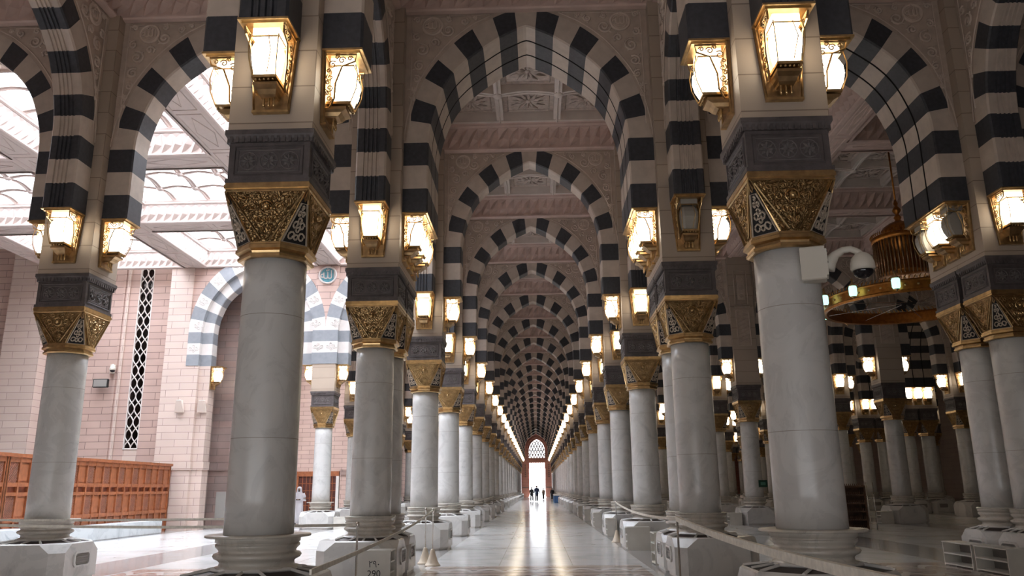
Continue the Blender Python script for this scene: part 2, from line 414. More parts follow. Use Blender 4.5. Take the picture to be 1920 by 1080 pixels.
def b_impost():
    b = MB()
    b.box(-.495, .495, -.495, .495, 4.90, 4.95, 'impost'); b.box(-.475, .475, -.475, .475, 4.95, 5.40, 'impost')
    b.box(-.50, .50, -.50, .50, 5.40, 5.445, 'impost'); b.box(-.525, .525, -.525, .525, 5.49, 5.55, 'impost')
    v = []
    b.loft([[(x*h, y*h, z) for x, y in ((-1, -1), (1, -1), (1, 1), (-1, 1))] for h, z in ((.50, 5.445), (.525, 5.49))], 'impost')
    for k in range(4):
        R = Matrix.Rotation(k*PI/2, 4, 'Z'); st = len(b.v)
        x0, x1, z0, z1 = -.40, .40, 5.00, 5.345
        b.tube([(x0, -.478, z0), (x1, -.478, z0), (x1, -.478, z1), (x0, -.478, z1)], .014, 'impost', 4, False, closed=True)
        b.tube([(x0+.04, -.477, z0+.04), (x1-.04, -.477, z0+.04), (x1-.04, -.477, z1-.04), (x0+.04, -.477, z1-.04)], .008, 'impost_l', 4, False, closed=True)
        for i in range(3):
            cx = -.24+.24*i; cz = (z0+z1)/2
            for j in range(8):
                a = j*PI/4
                b.tube([(cx+.015*math.cos(a), -.478, cz+.015*math.sin(a)), (cx+.055*math.cos(a), -.492, cz+.055*math.sin(a)), (cx+.095*math.cos(a), -.478, cz+.095*math.sin(a))], [.012, .02, .004], 'impost_l', 4, False)
            b.tube([(cx+.105*math.cos(t), -.478, cz+.11*math.sin(t)) for t in [2*PI*q/12 for q in range(12)]], .007, 'impost_l', 4, False, closed=True)
        for i in range(14):
            x = -.45+.9*i/13; b.box(x-.018, x+.018, -.515, -.50, 5.40, 5.475, 'impost')
        b.transform(R, st)
    return b
def b_pier(y0, y1):
    b = MB(); h = .5
    b.box(-h, h, y0-h, y1+h, 5.55, 11.15, 'pier'); return b
def b_grille(y=0, hx=.68):
    b = MB(); r0, r1 = .43, .70
    i8 = oct_ring(r0, r0*(2-math.sqrt(2)), .615, 0, y); o8 = oct_ring(hx, .33, .572, 0, y)
    n = 8
    for k in range(n):
        b.face([o8[k], o8[(k+1) % n], i8[(k+1) % n], i8[k]], 'bronze')
    for k in range(n):
        for t in (0, .5):
            a = Vector(i8[k]).lerp(Vector(i8[(k+1) % n]), t); c = Vector(o8[k]).lerp(Vector(o8[(k+1) % n]), t)
            if t and k % 2 == 0: continue
            b.tube([a+Vector((0, 0, .008)), c+Vector((0, 0, .008))], .022, 'marble2', 4, False)
    b.tube([Vector(p)+Vector((0, 0, .01)) for p in i8], .026, 'marble2', 4, False, closed=True)
    return b
def b_plinth(y0, y1, xa=.72, xb=.72):
    """marble plinth with sloped corner facets; y0,y1 half extents front and back, xa,xb left and right"""
    b = MB(); h = (xa+xb)/2; cx = (xb-xa)/2; r = []
    hy = (y0+y1)/2; cy = (y1-y0)/2
    for (c, z, e) in ((.19, FZ, .03), (.19, FZ+.06, .03), (.19, FZ+.06, 0), (.19, .42, 0), (.37, .565, 0), (.35, .585, .03), (.35, .565, .08)):
        r.append(oct_ring(h-e, c, z, cx, cy, hy-e))
    b.loft(r, 'marble2')
    return b
def vent(sgn, yc, hx=.72):
    """framed octagonal vent on the +-x side"""
    b = MB(); x = sgn*hx
    def o(hy, hz, c, zc=.285): return [(yc-hy+c, zc-hz), (yc+hy-c, zc-hz), (yc+hy, zc-hz+c), (yc+hy, zc+hz-c), (yc+hy-c, zc+hz), (yc-hy+c, zc+hz), (yc-hy, zc+hz-c), (yc-hy, zc-hz+c)]
    A, B_ = o(.27, .135, .05), o(.225, .10, .035)
    rings = [[(x, p[0], p[1]) for p in A], [(x+sgn*.03, p[0], p[1]) for p in A], [(x+sgn*.03, p[0], p[1]) for p in B_], [(x+sgn*.004, p[0], p[1]) for p in B_]]
    b.loft(rings, 'marble2', cap=False)
    b.face([(x+sgn*.004, p[0], p[1]) for p in B_], 'rackd')
    for i in range(5):
        z = .20+.042*i; b.box(min(x, x+sgn*.02), max(x, x+sgn*.02), yc-.2, yc+.2, z-.005, z+.005, 'rackd')
    return b

def make_column(name, pair=False, flange=.46, pier=True, px=(.72, .72)):
    root = empty(name)
    ys = (0, 1.1) if pair else (0,)
    def part(n, mb): return mb.build(n, root)
    sh = b_shaft().data('shaft'); ba = b_base(flange).data('base_moulding'); ca = b_capital().data('capital'); co = b_collar().data('collar'); im = b_impost().data('impost_block')
    for y in ys:
        for n, me in (('shaft', sh), ('base_moulding', ba), ('capital', ca), ('impost_block', im)):
            o = bpy.data.objects.new(n, me); COL.objects.link(o); o.parent = root; o.location = (0, y, 0)
            if n == 'capital':
                k = bpy.data.objects.new('collar', co); COL.objects.link(k); k.parent = o
        if not pair: pe = (.72, .72)
        elif y == 0: pe = (.74, .545)
        else: pe = (.545, .74)
        pl = b_plinth(*pe, *px).build('plinth', root, (0, y, 0))
        b_grille(0, min(.68, px[0]-.03, px[1]-.03)).build('grille', pl)
        for s in (-1, 1): vent(s, .0, px[0] if s < 0 else px[1]).build('vent', pl)
    if pier: b_pier(0, ys[-1]).build('pier', root)
    return root

# ------------------------------------------------------------------ arch
IN = [(2.0, 8.2), (1.985, 8.45), (1.935, 8.75), (1.855, 9.03), (1.72, 9.38), (1.54, 9.69), (1.32, 9.94), (1.12, 10.11), (.90, 10.28), (.55, 10.52), (.25, 10.67), (0, 10.77)]
EX = [(2.45, 8.2), (2.425, 8.5), (2.37, 8.8), (2.28, 9.16), (2.10, 9.62), (1.82, 10.05), (1.50, 10.42), (1.1, 10.75), (.7, 10.98), (.3, 11.15), (0, 11.24)]
def smooth(P, k=6):
    """Catmull-Rom through the points"""
    Q = [(2*P[0][0]-P[1][0], 2*P[0][1]-P[1][1])]+list(P)+[(-P[-2][0], P[-2][1]+.03)]
    out = []
    for i in range(1, len(Q)-2):
        a, b_, c, d = Q[i-1:i+3]
        for j in range(k):
            t = j/k
            out.append(tuple(.5*((2*b_[m])+(-a[m]+c[m])*t+(2*a[m]-5*b_[m]+4*c[m]-d[m])*t*t+(-a[m]+3*b_[m]-3*c[m]+d[m])*t**3) for m in (0, 1)))
    out.append(P[-1]); return out
def resample(P, n):
    if len(P) < 14: P = smooth(P)
    L = [0]
    for a, b in zip(P, P[1:]): L.append(L[-1]+math.dist(a, b))
    out = []
    for i in range(n+1):
        d = L[-1]*i/n; k = 0
        while k < len(L)-2 and L[k+1] < d: k += 1
        t = (d-L[k])/(L[k+1]-L[k]); out.append((P[k][0]+(P[k+1][0]-P[k][0])*t, P[k][1]+(P[k+1][1]-P[k][1])*t))
    return out
SUB = 6
def half_lines(IN=IN, EX=EX):
    """list of (intrados pt, extrados pt, mat index of the following block) for the right half, bottom to apex"""
    I = resample(IN, 17*SUB//2); E = resample(EX, 17*SUB//2)      # 8.5 blocks
    pts = []
    for k in range(3):
        z0 = 6.73+.49*k
        pts.append(((2.0, z0), (2.5, z0), k % 2))
    seq = []
    for i in range(len(I)-1):
        blk = i//SUB
        seq.append((I[i], (2.5, E[i][1]) if i == 0 else E[i], (blk+1) % 2))
    pts += seq
    pts.append((I[-1], E[-1], 0))
    return pts
def arch_ring(section, T, dk='dark', lt='light', IN=IN, EX=EX, dsec=None):
    """ring between intrados and extrados; section = [(y, offset, material or None)]"""
    b = MB(); H = half_lines(IN, EX)
    full = [(p[0], p[1], p[2]) for p in H]
    for sgn in (1, -1):
        for i in range(len(H)-1):
            (i0, e0, m), (i1, e1, _) = H[i], H[i+1]
            mat = dk if m == 0 else lt
            def pt(a, e, y, off):
                d = Vector((e[0]-a[0], e[1]-a[1])); d.normalize()
                return (sgn*(a[0]+d.x*off), y, a[1]+d.y*off)
            for (ya, oa, ma), (yb, ob, mb_) in zip(section, section[1:]):
                mm = ma or mat
                q = [pt(i0, e0, ya, oa), pt(i1, e1, ya, oa), pt(i1, e1, yb, ob), pt(i0, e0, yb, ob)]
                b.face(q if sgn > 0 else q[::-1], mm)
            for y, k in ((-T, 0), (T, -1)):
                off = section[k][1]
                q = [pt(i0, e0, y, off), (sgn*e0[0], y, e0[1]), (sgn*e1[0], y, e1[1]), pt(i1, e1, y, off)]
                b.face(q, mat)
        b.box(min(sgn*2.0, sgn*2.5), max(sgn*2.0, sgn*2.5), -T, T, 6.725, 6.731, dk)
    return b
SEC_PLAIN = [(-TH, .03, None), (-TH+.03, 0, None), (TH-.03, 0, None), (TH, .03, None)]
def fl_section():
    s = [(-TH, .03, None), (-TH+.03, 0, None), (-.16, 0, None)]
    for i in range(4):
        y = -.16+.08*i
        s += [(y+.012, .03, None), (y+.05, .03, None), (y+.062, 0, None), (y+.08, 0, None)]
    s += [(TH-.03, 0, None), (TH, .03, None)]
    return s
SEC_FLUTE = fl_section()
TW = .84
SEC_WIDE = [(-TW, .03, None), (-TW+.03, 0, None), (-.315, 0, 'black'), (-.315, .06, 'black'), (-.265, .06, 'black'), (-.265, 0, None), (.265, 0, 'black'), (.265, .06, 'black'), (.315, .06, 'black'), (.315, 0, None), (TW-.03, 0, None), (TW, .03, None)]
def b_spandrel(T, mat='wallc', EX=EX):
    b = MB(); E = resample(EX, 26)
    pts = [(2.5, 8.2)]+E
    T2 = T-.012
    for sgn in (1, -1):
        for a, c in zip(pts, pts[1:]):
            for y in (-T2, T2):
                b.face([(sgn*a[0], y, a[1]), (sgn*c[0], y, c[1]), (sgn*c[0], y, Z_W), (sgn*a[0], y, Z_W)], mat)
    b.face([(-2.5, -T2, Z_W), (2.5, -T2, Z_W), (2.5, T2, Z_W), (-2.5, T2, Z_W)], mat)
    return b
def b_relief(side, sgn, T, mat='wallr'):
    """carved scrollwork, one spandrel on one face"""
    b = MB(); y = side*(T+.002)
    def tb(P, r, n=4): b.tube([(sgn*x, y, z) for x, z in P], r, mat, n, True, flat=(0, 1, 0))
    E = [p for p in resample(EX, 30)]
    tb([(x+.05*(1 if x > 1 else .6), z+.07) for x, z in E[:26]], .016)
    tb([(2.38, 8.5), (2.38, 11.02), (.75, 11.07)], .014)
    for (x, z, r, tn, d, ph) in ((2.16, 10.28, .15, 1.5, 1, 1.2), (1.62, 10.72, .15, 1.5, -1, .3), (2.22, 9.92, .12, 1.5, -1, 2.2), (1.28, 10.92, .085, 1.3, 1, 2.0), (2.26, 9.62, .085, 1.3, 1, 1.0),
                               (1.9, 10.45, .10, 1.2, -1, 4.0), (2.27, 10.58, .09, 1.3, -1, 2), (1.62, 10.97, .07, 1.2, 1, 1), (1.06, 10.98, .05, 1.1, 1, 0), (2.31, 9.38, .06, 1.2, -1, 1), (2.33, 9.15, .04, 1.1, 1, 0), (2.27, 10.98, .07, 1.2, 1, 0)):
        S = scroll((x, z), r, tn, d, ph, 16)
        tb(S, .026)
        b.sphere((sgn*S[-1][0], y, S[-1][1]), .028, mat, 6, 4)
        for q in (2, 5):
            px, pz = S[q]; dx, dz = px-x, pz-z; L = math.hypot(dx, dz)
            tb([(px, pz), (px+dx/L*.04+.01, pz+dz/L*.04), (px+dx/L*.07+.03, pz+dz/L*.06+.01)], [.018, .016, .004])
    return b
TXT_ALLAH = text_mesh('\uFDF2', .27, 'wallr', 'inscription', .016)
TXT_BLUE = text_mesh('\uFDF2', .55, 'fwhite', 'inscription_white', .01)
def b_medallion():
    b = MB(); n = 28
    b.tube([(.195*math.cos(2*PI*i/n), -.012, .195*math.sin(2*PI*i/n)) for i in range(n)], .032, 'wallr', 6, True, closed=True, flat=(0, 1, 0))
    b.tube([(.155*math.cos(2*PI*i/n), -.012, .155*math.sin(2*PI*i/n)) for i in range(n)], .012, 'wallr', 5, True, closed=True, flat=(0, 1, 0))
    b.face([(.19*math.cos(2*PI*i/n), -.012, .19*math.sin(2*PI*i/n)) for i in range(n)], 'wallc')
    return b
MEDAL = b_medallion().data('medallion')
RELIEF = {}
def make_arch(name, section, T, both=True, dk='dark', lt='light'):
    root = empty(name)
    arch_ring(section, T, dk, lt).build('voussoir_ring', root)
    b_spandrel(T).build('spandrel', root)
    for side in ((-1, 1) if both else (-1,)):
        for sgn in (-1, 1):
            key = (side, sgn, T)
            if key not in RELIEF: RELIEF[key] = b_relief(side, sgn, T).data('carved_scrollwork')
            o = bpy.data.objects.new('carved_scrollwork', RELIEF[key]); COL.objects.link(o); o.parent = root
            m = bpy.data.objects.new('medallion', MEDAL); COL.objects.link(m); m.parent = root
            m.location = (sgn*1.95, side*(T-.01), 10.83); m.rotation_euler = (0, 0, 0 if side < 0 else PI)
            t = bpy.data.objects.new('inscription', TXT_ALLAH); COL.objects.link(t); t.parent = m
            t.location = (0, -.024, 0); t.rotation_euler = (PI/2, 0, 0)
    return root

# ------------------------------------------------------------------ lantern (back on y=0, facing -y)
def make_lantern(lit=True):
    root = empty('wall_lantern'); root['category'] = 'lantern'
    b = MB()   # back plate, tapered, with raised rim
    def plate(hb, ht, z0, z1, y0, y1, mat, B=b): B.loft([[(-hb, y0, z0), (hb, y0, z0), (hb, y1, z0), (-hb, y1, z0)], [(-ht, y0, z1), (ht, y0, z1), (ht, y1, z1), (-ht, y1, z1)]], mat)
    plate(.215, .285, 5.76, 6.70, -.03, .0, 'goldd')
    b.tube([(-.205, -.035, 5.775), (.205, -.035, 5.775), (.27, -.035, 6.68), (-.27, -.035, 6.68)], .018, 'gold2', 4, False, closed=True)
    b.box(-.215, .215, -.07, 0, 5.745, 5.775, 'gold2')
    b.build('back_plate', root)
    b = MB()   # top plate
    b.box(-.295, .295, -.50, 0, 6.70, 6.728, 'gold2'); b.box(-.26, .26, -.46, 0, 6.675, 6.70, 'gold2')
    b.build('top_plate', root)
    b = MB()   # pierced side wings
    for s in (-1, 1):
        P = [(-.03, 5.98), (-.03, 6.67), (-.42, 6.67), (-.40, 6.58), (-.24, 6.52), (-.16, 6.30), (-.15, 6.10), (-.09, 5.98)]
        def X(z): return s*(.175+.055*(z-5.98)/.69)
        b.tube([(X(z), y, z) for y, z in P], .013, 'gold2', 4, False, closed=True, flat=(1, 0, 0))
        for (y, z, r) in ((-.09, 6.10, .045), (-.09, 6.24, .05), (-.09, 6.38, .05), (-.12, 6.54, .06), (-.24, 6.60, .05), (-.34, 6.62, .035), (-.07, 6.47, .03), (-.18, 6.64, .03), (-.06, 6.17, .03), (-.06, 6.31, .03)):
            S = scroll((y, z), r, 1.3, 1 if int(z*100) % 2 else -1, z*9, 9)
            b.tube([(X(q[1]), q[0], q[1]) for q in S], .0085, 'gold2', 4, False, flat=(1, 0, 0))
    b.build('pierced_wing', root)
    b = MB()   # glass bulb
    mat = 'lamp' if lit else 'unlit'
    rings = []
    for z, hx, yf, yb in ((6.08, .118, -.30, -.13), (6.10, .130, -.335, -.11), (6.20, .142, -.385, -.09), (6.32, .152, -.41, -.08), (6.42, .155, -.40, -.08), (6.50, .148, -.36, -.09), (6.545, .13, -.31, -.11)):
        k = .045
        rings.append([(-hx+k, yf, z), (hx-k, yf, z), (hx, yf+k, z), (hx, yb-k, z), (hx-k, yb, z), (-hx+k, yb, z), (-hx, yb-k, z), (-hx, yf+k, z)])
    b.loft(rings, mat, True, False)
    b.build('glass_bulb', root)
    b = MB(); b.box(-.155, .155, -.36, -.08, 6.57, 6.672, 'lampc' if lit else 'unlit'); b.build('glass_collar', root)
    b = MB()   # cage, cup and finials
    for s in (-1, 1):
        b.tube([(s*.163, -.395, 6.57), (s*.168, -.425, 6.42), (s*.158, -.41, 6.25), (s*.135, -.34, 6.07)], .008, 'gold2', 4, False)
    b.tube([(-.16, -.37, 6.56), (.16, -.37, 6.56), (.16, -.07, 6.56), (-.16, -.07, 6.56)], .012, 'gold2', 4, False, closed=True)
    b.tube([(.05, -.41, 6.55), (.09, -.425, 6.35), (.04, -.36, 6.10)], .006, 'gold2', 4, False)
    b.box(-.145, .145, -.34, -.04, 6.05, 6.085, 'gold2')
    for i in range(5): b.sphere((-.10+.05*i, -.32, 6.035), .017, 'gold2', 6, 4)
    b.loft([[(-h, -y1, z), (h, -y1, z), (h, -.03, z), (-h, -.03, z)] for h, y1, z in ((.085, .15, 5.89), (.10, .19, 5.91), (.115, .23, 5.955), (.14, .29, 5.985), (.14, .29, 6.02), (.12, .26, 6.03))], 'goldd')
    b.build('cage', root)
    fb = MB(); fb.lathe([(.006, 5.78), (.016, 5.80), (.018, 5.83), (.010, 5.86), (.018, 5.885), (.012, 5.90)], 'gold2', 8)
    me = fb.data('finial')
    for i in range(3):
        o = bpy.data.objects.new('finial', me); COL.objects.link(o); o.parent = root; o.location = (-.06+.06*i, -.12, 0)
    return root

# ------------------------------------------------------------------ frieze + ceilings
def frieze(b, h, mat, hy=None, z0=11.10, per=.30, sides=(0, 1, 2, 3)):
    """sawtooth cornice around the inside of a rectangle of half sizes h, hy"""
    hy = hy or h
    cs = [(-h, hy), (h, hy), (h, -hy), (-h, -hy)]
    for k in sides:
        p, q = Vector(cs[k]), Vector(cs[(k+1) % 4]); d = q-p; L = d.length; d.normalize(); inn = Vector((d.y, -d.x))
        n = max(2, round(L/per)); w = L/n
        def P(s, out, z): v = p+d*s+inn*out; return (v.x, v.y, z)
        # lower ledge / upper ledge
        for prof in ([(0, z0), (.10, z0+.02), (.13, z0+.05), (.13, z0+.085), (.05, z0+.11)], [(.12, z0+.70), (.18, z0+.72), (.22, z0+.76), (.22, z0+.80), (.25, z0+.85), (0, z0+.85)]):
            for (o1, a1), (o2, a2) in zip(prof, prof[1:]):
                b.face([P(o1, o1, a1), P(L-o1, o1, a1), P(L-o2, o2, a2), P(o2, o2, a2)], mat)
        za, zm, zb = z0+.11, z0+.36, z0+.70
        for i in range(n):
            s0, s1, s2 = i*w, (i+.5)*w, (i+1)*w
            lo = lambda s, o: P(s, o, za)
            # bottom valley low, mid ridge
            B0, B1, B2 = P(s0, .05, za), P(s1, .05, za+.10), P(s2, .05, za)
            M0, M1, M2 = P(s0, .06, zm), P(s1, .20, zm), P(s2, .06, zm)
            T0, T1, T2 = P(s0, .17, zb), P(s1, .12, zb-.10), P(s2, .17, zb)
            for tri in ((B0, B1, M1), (B0, M1, M0), (B1, B2, M2), (B1, M2, M1), (M0, M1, T1), (M0, T1, T0), (M1, M2, T2), (M1, T2, T1)): b.face(tri, mat)
            b.face([B0, P(s1, .05, za), B2, B1], mat)
            b.face([T0, T1, T2, P(s1, .17, zb+.01)], mat)
def coffers(b, h, nx, rib, panel, z=11.93, hy=None, ny=None, floral=True):
    hy = hy or h; ny = ny or nx
    rw = .10
    xs = [-h+2*h*i/nx for i in range(nx+1)]; ys = [-hy+2*hy*i/ny for i in range(ny+1)]
    for i, x in enumerate(xs[1:-1]):
        for y0, y1 in zip(ys, ys[1:]):     # ribs with gently arched underside
            n = 6
            for k in range(n):
                t0, t1 = k/n, (k+1)/n; a0 = .10*math.sin(PI*t0); a1 = .10*math.sin(PI*t1); ya, yb = y0+(y1-y0)*t0, y0+(y1-y0)*t1
                b.face([(x-rw, ya, z+a0), (x+rw, ya, z+a0), (x+rw, yb, z+a1), (x-rw, yb, z+a1)], rib)
                for s in (-1, 1): b.face([(x+s*rw, ya, z+a0), (x+s*rw, yb, z+a1), (x+s*rw, yb, z+.4), (x+s*rw, ya, z+.4)], rib)
            b.tube([(x, y0, z-.005), (x, (y0+y1)/2, z+.09), (x, y1, z-.005)], .03, rib, 4, False)
    for i, y in enumerate(ys[1:-1]):
        for x0, x1 in zip(xs, xs[1:]):
            n = 6
            for k in range(n):
                t0, t1 = k/n, (k+1)/n; a0 = .10*math.sin(PI*t0); a1 = .10*math.sin(PI*t1); xa, xb = x0+(x1-x0)*t0, x0+(x1-x0)*t1
                b.face([(xa, y-rw, z+a0), (xb, y-rw, z+a1), (xb, y+rw, z+a1), (xa, y+rw, z+a0)], rib)
                for s in (-1, 1): b.face([(xa, y+s*rw, z+a0), (xb, y+s*rw, z+a1), (xb, y+s*rw, z+.4), (xa, y+s*rw, z+.4)], rib)
            b.tube([(x0, y, z-.005), ((x0+x1)/2, y, z+.09), (x1, y, z-.005)], .03, rib, 4, False)
    e = .14; st = (len(b.v))
    for (x0, x1, y0, y1) in ((-h, h, -hy, -hy+e), (-h, h, hy-e, hy), (-h, -h+e, -hy, hy), (h-e, h, -hy, hy)): b.box(x0, x1, y0, y1, z-.0, z+.36, rib)
    for x in xs[1:-1]:
        for y in ys[1:-1]:
            b.lathe([(.03, z-.07), (.08, z-.055), (.10, z-.03), (.13, z-.01), (.13, z+.02)], rib, 12, (x, y))
    for x0, x1 in zip(xs, xs[1:]):
        for y0, y1 in zip(ys, ys[1:]):
            cx, cy = (x0+x1)/2, (y0+y1)/2; e = .03
            if panel:
                b.face([(x0, y0, z+.30), (x1, y0, z+.30), (x1, y1, z+.30), (x0, y1, z+.30)], panel)
                hx, hy2 = (x1-x0)/2-rw-.14, (y1-y0)/2-rw-.14
                b.tube([(cx-hx, cy-hy2, z+.29), (cx+hx, cy-hy2, z+.29), (cx+hx, cy+hy2, z+.29), (cx-hx, cy+hy2, z+.29)], .035, panel, 4, False, closed=True)
                if floral:
                    for j in range(12):
                        a = j*PI/6; L = (.44 if j % 3 == 0 else .56)*min(1, hx/.55)
                        if j % 3: L = min(.62, L)
                        b.tube([(cx+.06*math.cos(a), cy+.06*math.sin(a), z+.29), (cx+L*.5*math.cos(a+.12), cy+L*.5*math.sin(a+.12), z+.255), (cx+L*math.cos(a), cy+L*math.sin(a), z+.295)], [.02, .06, .01], panel, 4, True)
                    b.sphere((cx, cy, z+.28), .08, panel, 8, 4)

def make_ceiling(h=2.71, hy=None):
    b = MB(); frieze(b, h, 'ceil', hy); coffers(b, h-.20, 3, 'ceilw', 'ceilp', 11.93, hy); return struct(b.build('ceiling'))

# ------------------------------------------------------------------ place arches
def tarch(xc, row):     # transverse arch centre
    pass
occupied = {}
lamps = []      # (x, y, rz, score, label, lit)
RN = {-9: 'the left outer row', -3: 'the left aisle row', 3: 'the right aisle row', 9: 'the second right row', 15: 'the third right row', 21: 'the fourth right row', 28: 'the fifth right row'}
HALL = (16.1, 34.1)
def order(x, Y):
    ys = rows_of(x); return ORD[ys.index(Y)+1]
def rows_of(x):
    if x in (-3, 3): return YS
    far = {-9: 76, 9: 142.2, 15: 94.2, 21: 94.2, 28: 82.2}[x]
    if x in (-9, 9): return [y for y in YS if (y < 16 or y > 34) and y <= far]
    if x == 15: return [y for y in YS if (y < 10 and False) or (y > 34 and y <= far)]
    if x == 21: return [y for y in YS if y > 30 and y <= far]
    return [y for y in YS if y > 45 and y <= far]

P_T = Proto(make_arch('striped_arch', SEC_PLAIN, TH)); P_W = None
P_L = Proto(make_arch('striped_arch', SEC_FLUTE, TH))
P_TW = Proto(make_arch('striped_arch', SEC_WIDE, TW))
GA = {'a': 'striped arches spanning the central aisle', 'l': 'striped arches along the column rows', 't': 'striped arches across the side bays'}
def place_t(xc, Y, label, group):
    if Y == 15.0 and xc > -3: o = P_TW.put((xc, 15.55, 0))
    else: o = P_T.put((xc, Y, 0))
    tag(o, label, 'arch', group)
def place_l(x, yc, label, group, wide=False):
    o = (P_TW if wide else P_L).put((x, yc, 0), PI/2); tag(o, label, 'arch', group)
def nxt(Y): return 16.1 if Y == 15.0 else Y
def lamp(x, y, rz, label, lit=True, pr=0):
    lamps.append((math.dist((x, y), (0, 0)), x, y, rz, label, lit))
SIDE = {-9: 'left outer', -3: 'left aisle', 3: 'right aisle', 9: 'second right', 15: 'third right', 21: 'fourth right', 28: 'fifth right'}
def side_lamps(x, Y, s, what):
    """lamps on the +-x face of the column at x, Y (s=+1: +x face)"""
    half = .5
    px = x
    if x == 21 and s > 0: px = 22.1
    X = px+s*half; rz = PI/2 if s > 0 else -PI/2
    single = x == -9 or (x == -3 and s < 0)
    if Y == 15.0 and not single:
        for i, dy in enumerate((0, .55, 1.1)):
            lit = True
            if x == 9 and s < 0: lit = (i == 1)
            lamp(X, Y+dy, rz, f"gold wall lantern, {ORD[i+1]} of three on the {what} of the {SIDE[x]} pair", lit)
    else:
        lamp(X, Y, rz, f"lit gold lantern on the {what} of the {order(x, Y)} {SIDE[x]} column")
# aisle transverse
for Y in YS:
    i = YS.index(Y)+1
    extra = ', wide with two dark joints' if Y == 15.0 else ''
    place_t(0, Y, f"{ORD[i]} black and cream striped arch spanning the central aisle{extra}"[:200], GA['a'])
    side_lamps(-3, Y, 1, 'aisle face'); side_lamps(3, Y, -1, 'aisle face')
# side transverse
def bay(x0, x1, Y, name):
    if Y == 34.1 and x0 == -9: return
    xa = 22.1 if x0 == 21 else x0
    xc = (xa+x1)/2
    r = (YS.index(Y)+1)
    place_t(xc, Y, f"striped arch across {name}, level with the aisle's {ORD[r]} arch", GA['t'])
for Y in YS:
    if Y < 16 or (Y > 34 and Y <= 76):
        if Y != 34.1:
            bay(-9, -3, Y, 'the bay left of the aisle')
            side_lamps(-3, Y, -1, 'outer face'); side_lamps(-9, Y, 1, 'inner face')
        else:
            side_lamps(-3, Y, -1, 'outer face'); side_lamps(-9, Y, 1, 'inner face'); side_lamps(-9, Y, -1, 'outer face')
    if Y < 16: place_t(-12, Y, f"striped arch left of the {ORD[rows_of(-9).index(Y)+1]} left outer column, over the hall's edge", GA['t']); side_lamps(-9, Y, -1, 'outer face')
    if Y < 16 or (Y > 34 and Y <= 112):
        bay(3, 9, Y, 'the first bay right of the aisle'); side_lamps(3, Y, 1, 'outer face'); side_lamps(9, Y, -1, 'aisle side')
    if Y < 16: place_t(12, Y, f"striped arch right of the {ORD[rows_of(9).index(Y)+1]} second right column, at the frame edge", GA['t'])
    if 34 < Y <= 90:
        bay(9, 15, Y, 'the second bay right of the aisle'); side_lamps(9, Y, 1, 'outer face'); side_lamps(15, Y, -1, 'aisle side')
        bay(15, 21, Y, 'the third bay right of the aisle'); side_lamps(15, Y, 1, 'outer face'); side_lamps(21, Y, -1, 'aisle side')
    if 45 < Y <= 76: bay(21, 28.1, Y, 'the fourth bay right of the aisle')
# longitudinal
def lon(x, Ya, Yb):
    yc = (nxt(Ya)+Yb)/2
    wide = x == 21
    xx = 21.55 if wide else (28.1 if x == 28 else x)
    rr = rows_of(x)
    if Ya in rr: lab = f"fluted arch along {RN[x]}, between {order(x, Ya)} and {order(x, Yb)} columns"
    else: lab = f"fluted arch along {RN[x]}, reaching forward from its {order(x, Yb)} column"
    place_l(xx, yc, lab, GA['l'], wide)
    if wide:
        for i, dx in enumerate((0, .55, 1.1)): lamp(21+dx, Yb-.5, 0, f"gold wall lantern, {ORD[i+1]} of three fronting the {order(x, Yb)} fourth-right column pair")
    else:
        X = 28.1 if x == 28 else x
        lit = not (x == 3 and Yb == 15.0)
        lamp(X, Yb-.5, 0, (f"lit gold wall lantern on the front of the {order(x, Yb)} {SIDE[x]} column" if lit else "unlit gold wall lantern on the front of the paired right aisle column"), lit)
for x in (-3, 3):
    prev = 3.0
    for Y in YS:
        if Y == 9.0: lon(x, 3.0, 9.0)
        else: lon(x, prev, Y)
        prev = Y
for x in (-9, 9):
    lon(x, 3.0, 9.0); lon(x, 9.0, 15.0)
for x, far in ((-9, 76), (9, 112), (15, 94), (21, 94), (28, 82)):
    for a, c in zip(YS, YS[1:]):
        if a > 34 and c <= far and c in rows_of(x): lon(x, a, c) if (x != 28 or a > 45) else None
# columns
P_C = Proto(make_column('arcade_column')); P_CP = Proto(make_column('arcade_column', True)); P_PL = Proto(make_column('arcade_column', True, px=(.82, .60))); P_PR = Proto(make_column('arcade_column', True, px=(.60, .84))); P_CF = Proto(make_column('arcade_column', False, .56))
SIDE2 = {-9: 'left outer row', -3: 'left aisle row', 3: 'right aisle row', 9: 'second row right', 15: 'third row right', 21: 'fourth row right', 28: 'fifth row right'}
ncol = 0
for x in (-9, -3, 3, 9, 15, 21, 28):
    for Y in rows_of(x):
        pair = Y == 15.0
        if x == 21: o = P_CP.put((22.1, Y, 0), PI/2)
        else:
            X = 28.1 if x == 28 else x
            if pair and x == -9: pair = False; o = P_CF.put((X, Y, 0))
            elif pair: o = (P_PL if x < 0 else P_PR).put((X, Y, 0))
            elif Y == 9.0 or (x == -9 and Y == 34.1): o = P_CF.put((X, Y, 0))
            else: o = P_C.put((X, Y, 0))
        what = 'pair of white marble columns' if (pair or x == 21) else 'white marble column'
        tag(o, f"{order(x, Y)} {what} from the front, in the {SIDE2[x]}"[:160], 'column', f"marble columns of the {SIDE2[x]}", 'thing'); ncol += 1
# lanterns
lamps.sort(key=lambda t: t[0])
P_ON = Proto(make_lantern(True)); P_OFF = Proto(make_lantern(False))
for i, (d, x, y, rz, label, lit) in enumerate(lamps[:296]):
    if not lit: label = label.replace('lit gold', 'unlit gold') if label.startswith('lit') else (label if label.startswith('unlit') else 'unlit '+label)
    o = (P_ON if lit else P_OFF).put((x, y, 0), rz); tag(o, label, 'lantern', 'gold lanterns under the arch springings')
print('lamps', len(lamps), 'columns', ncol)

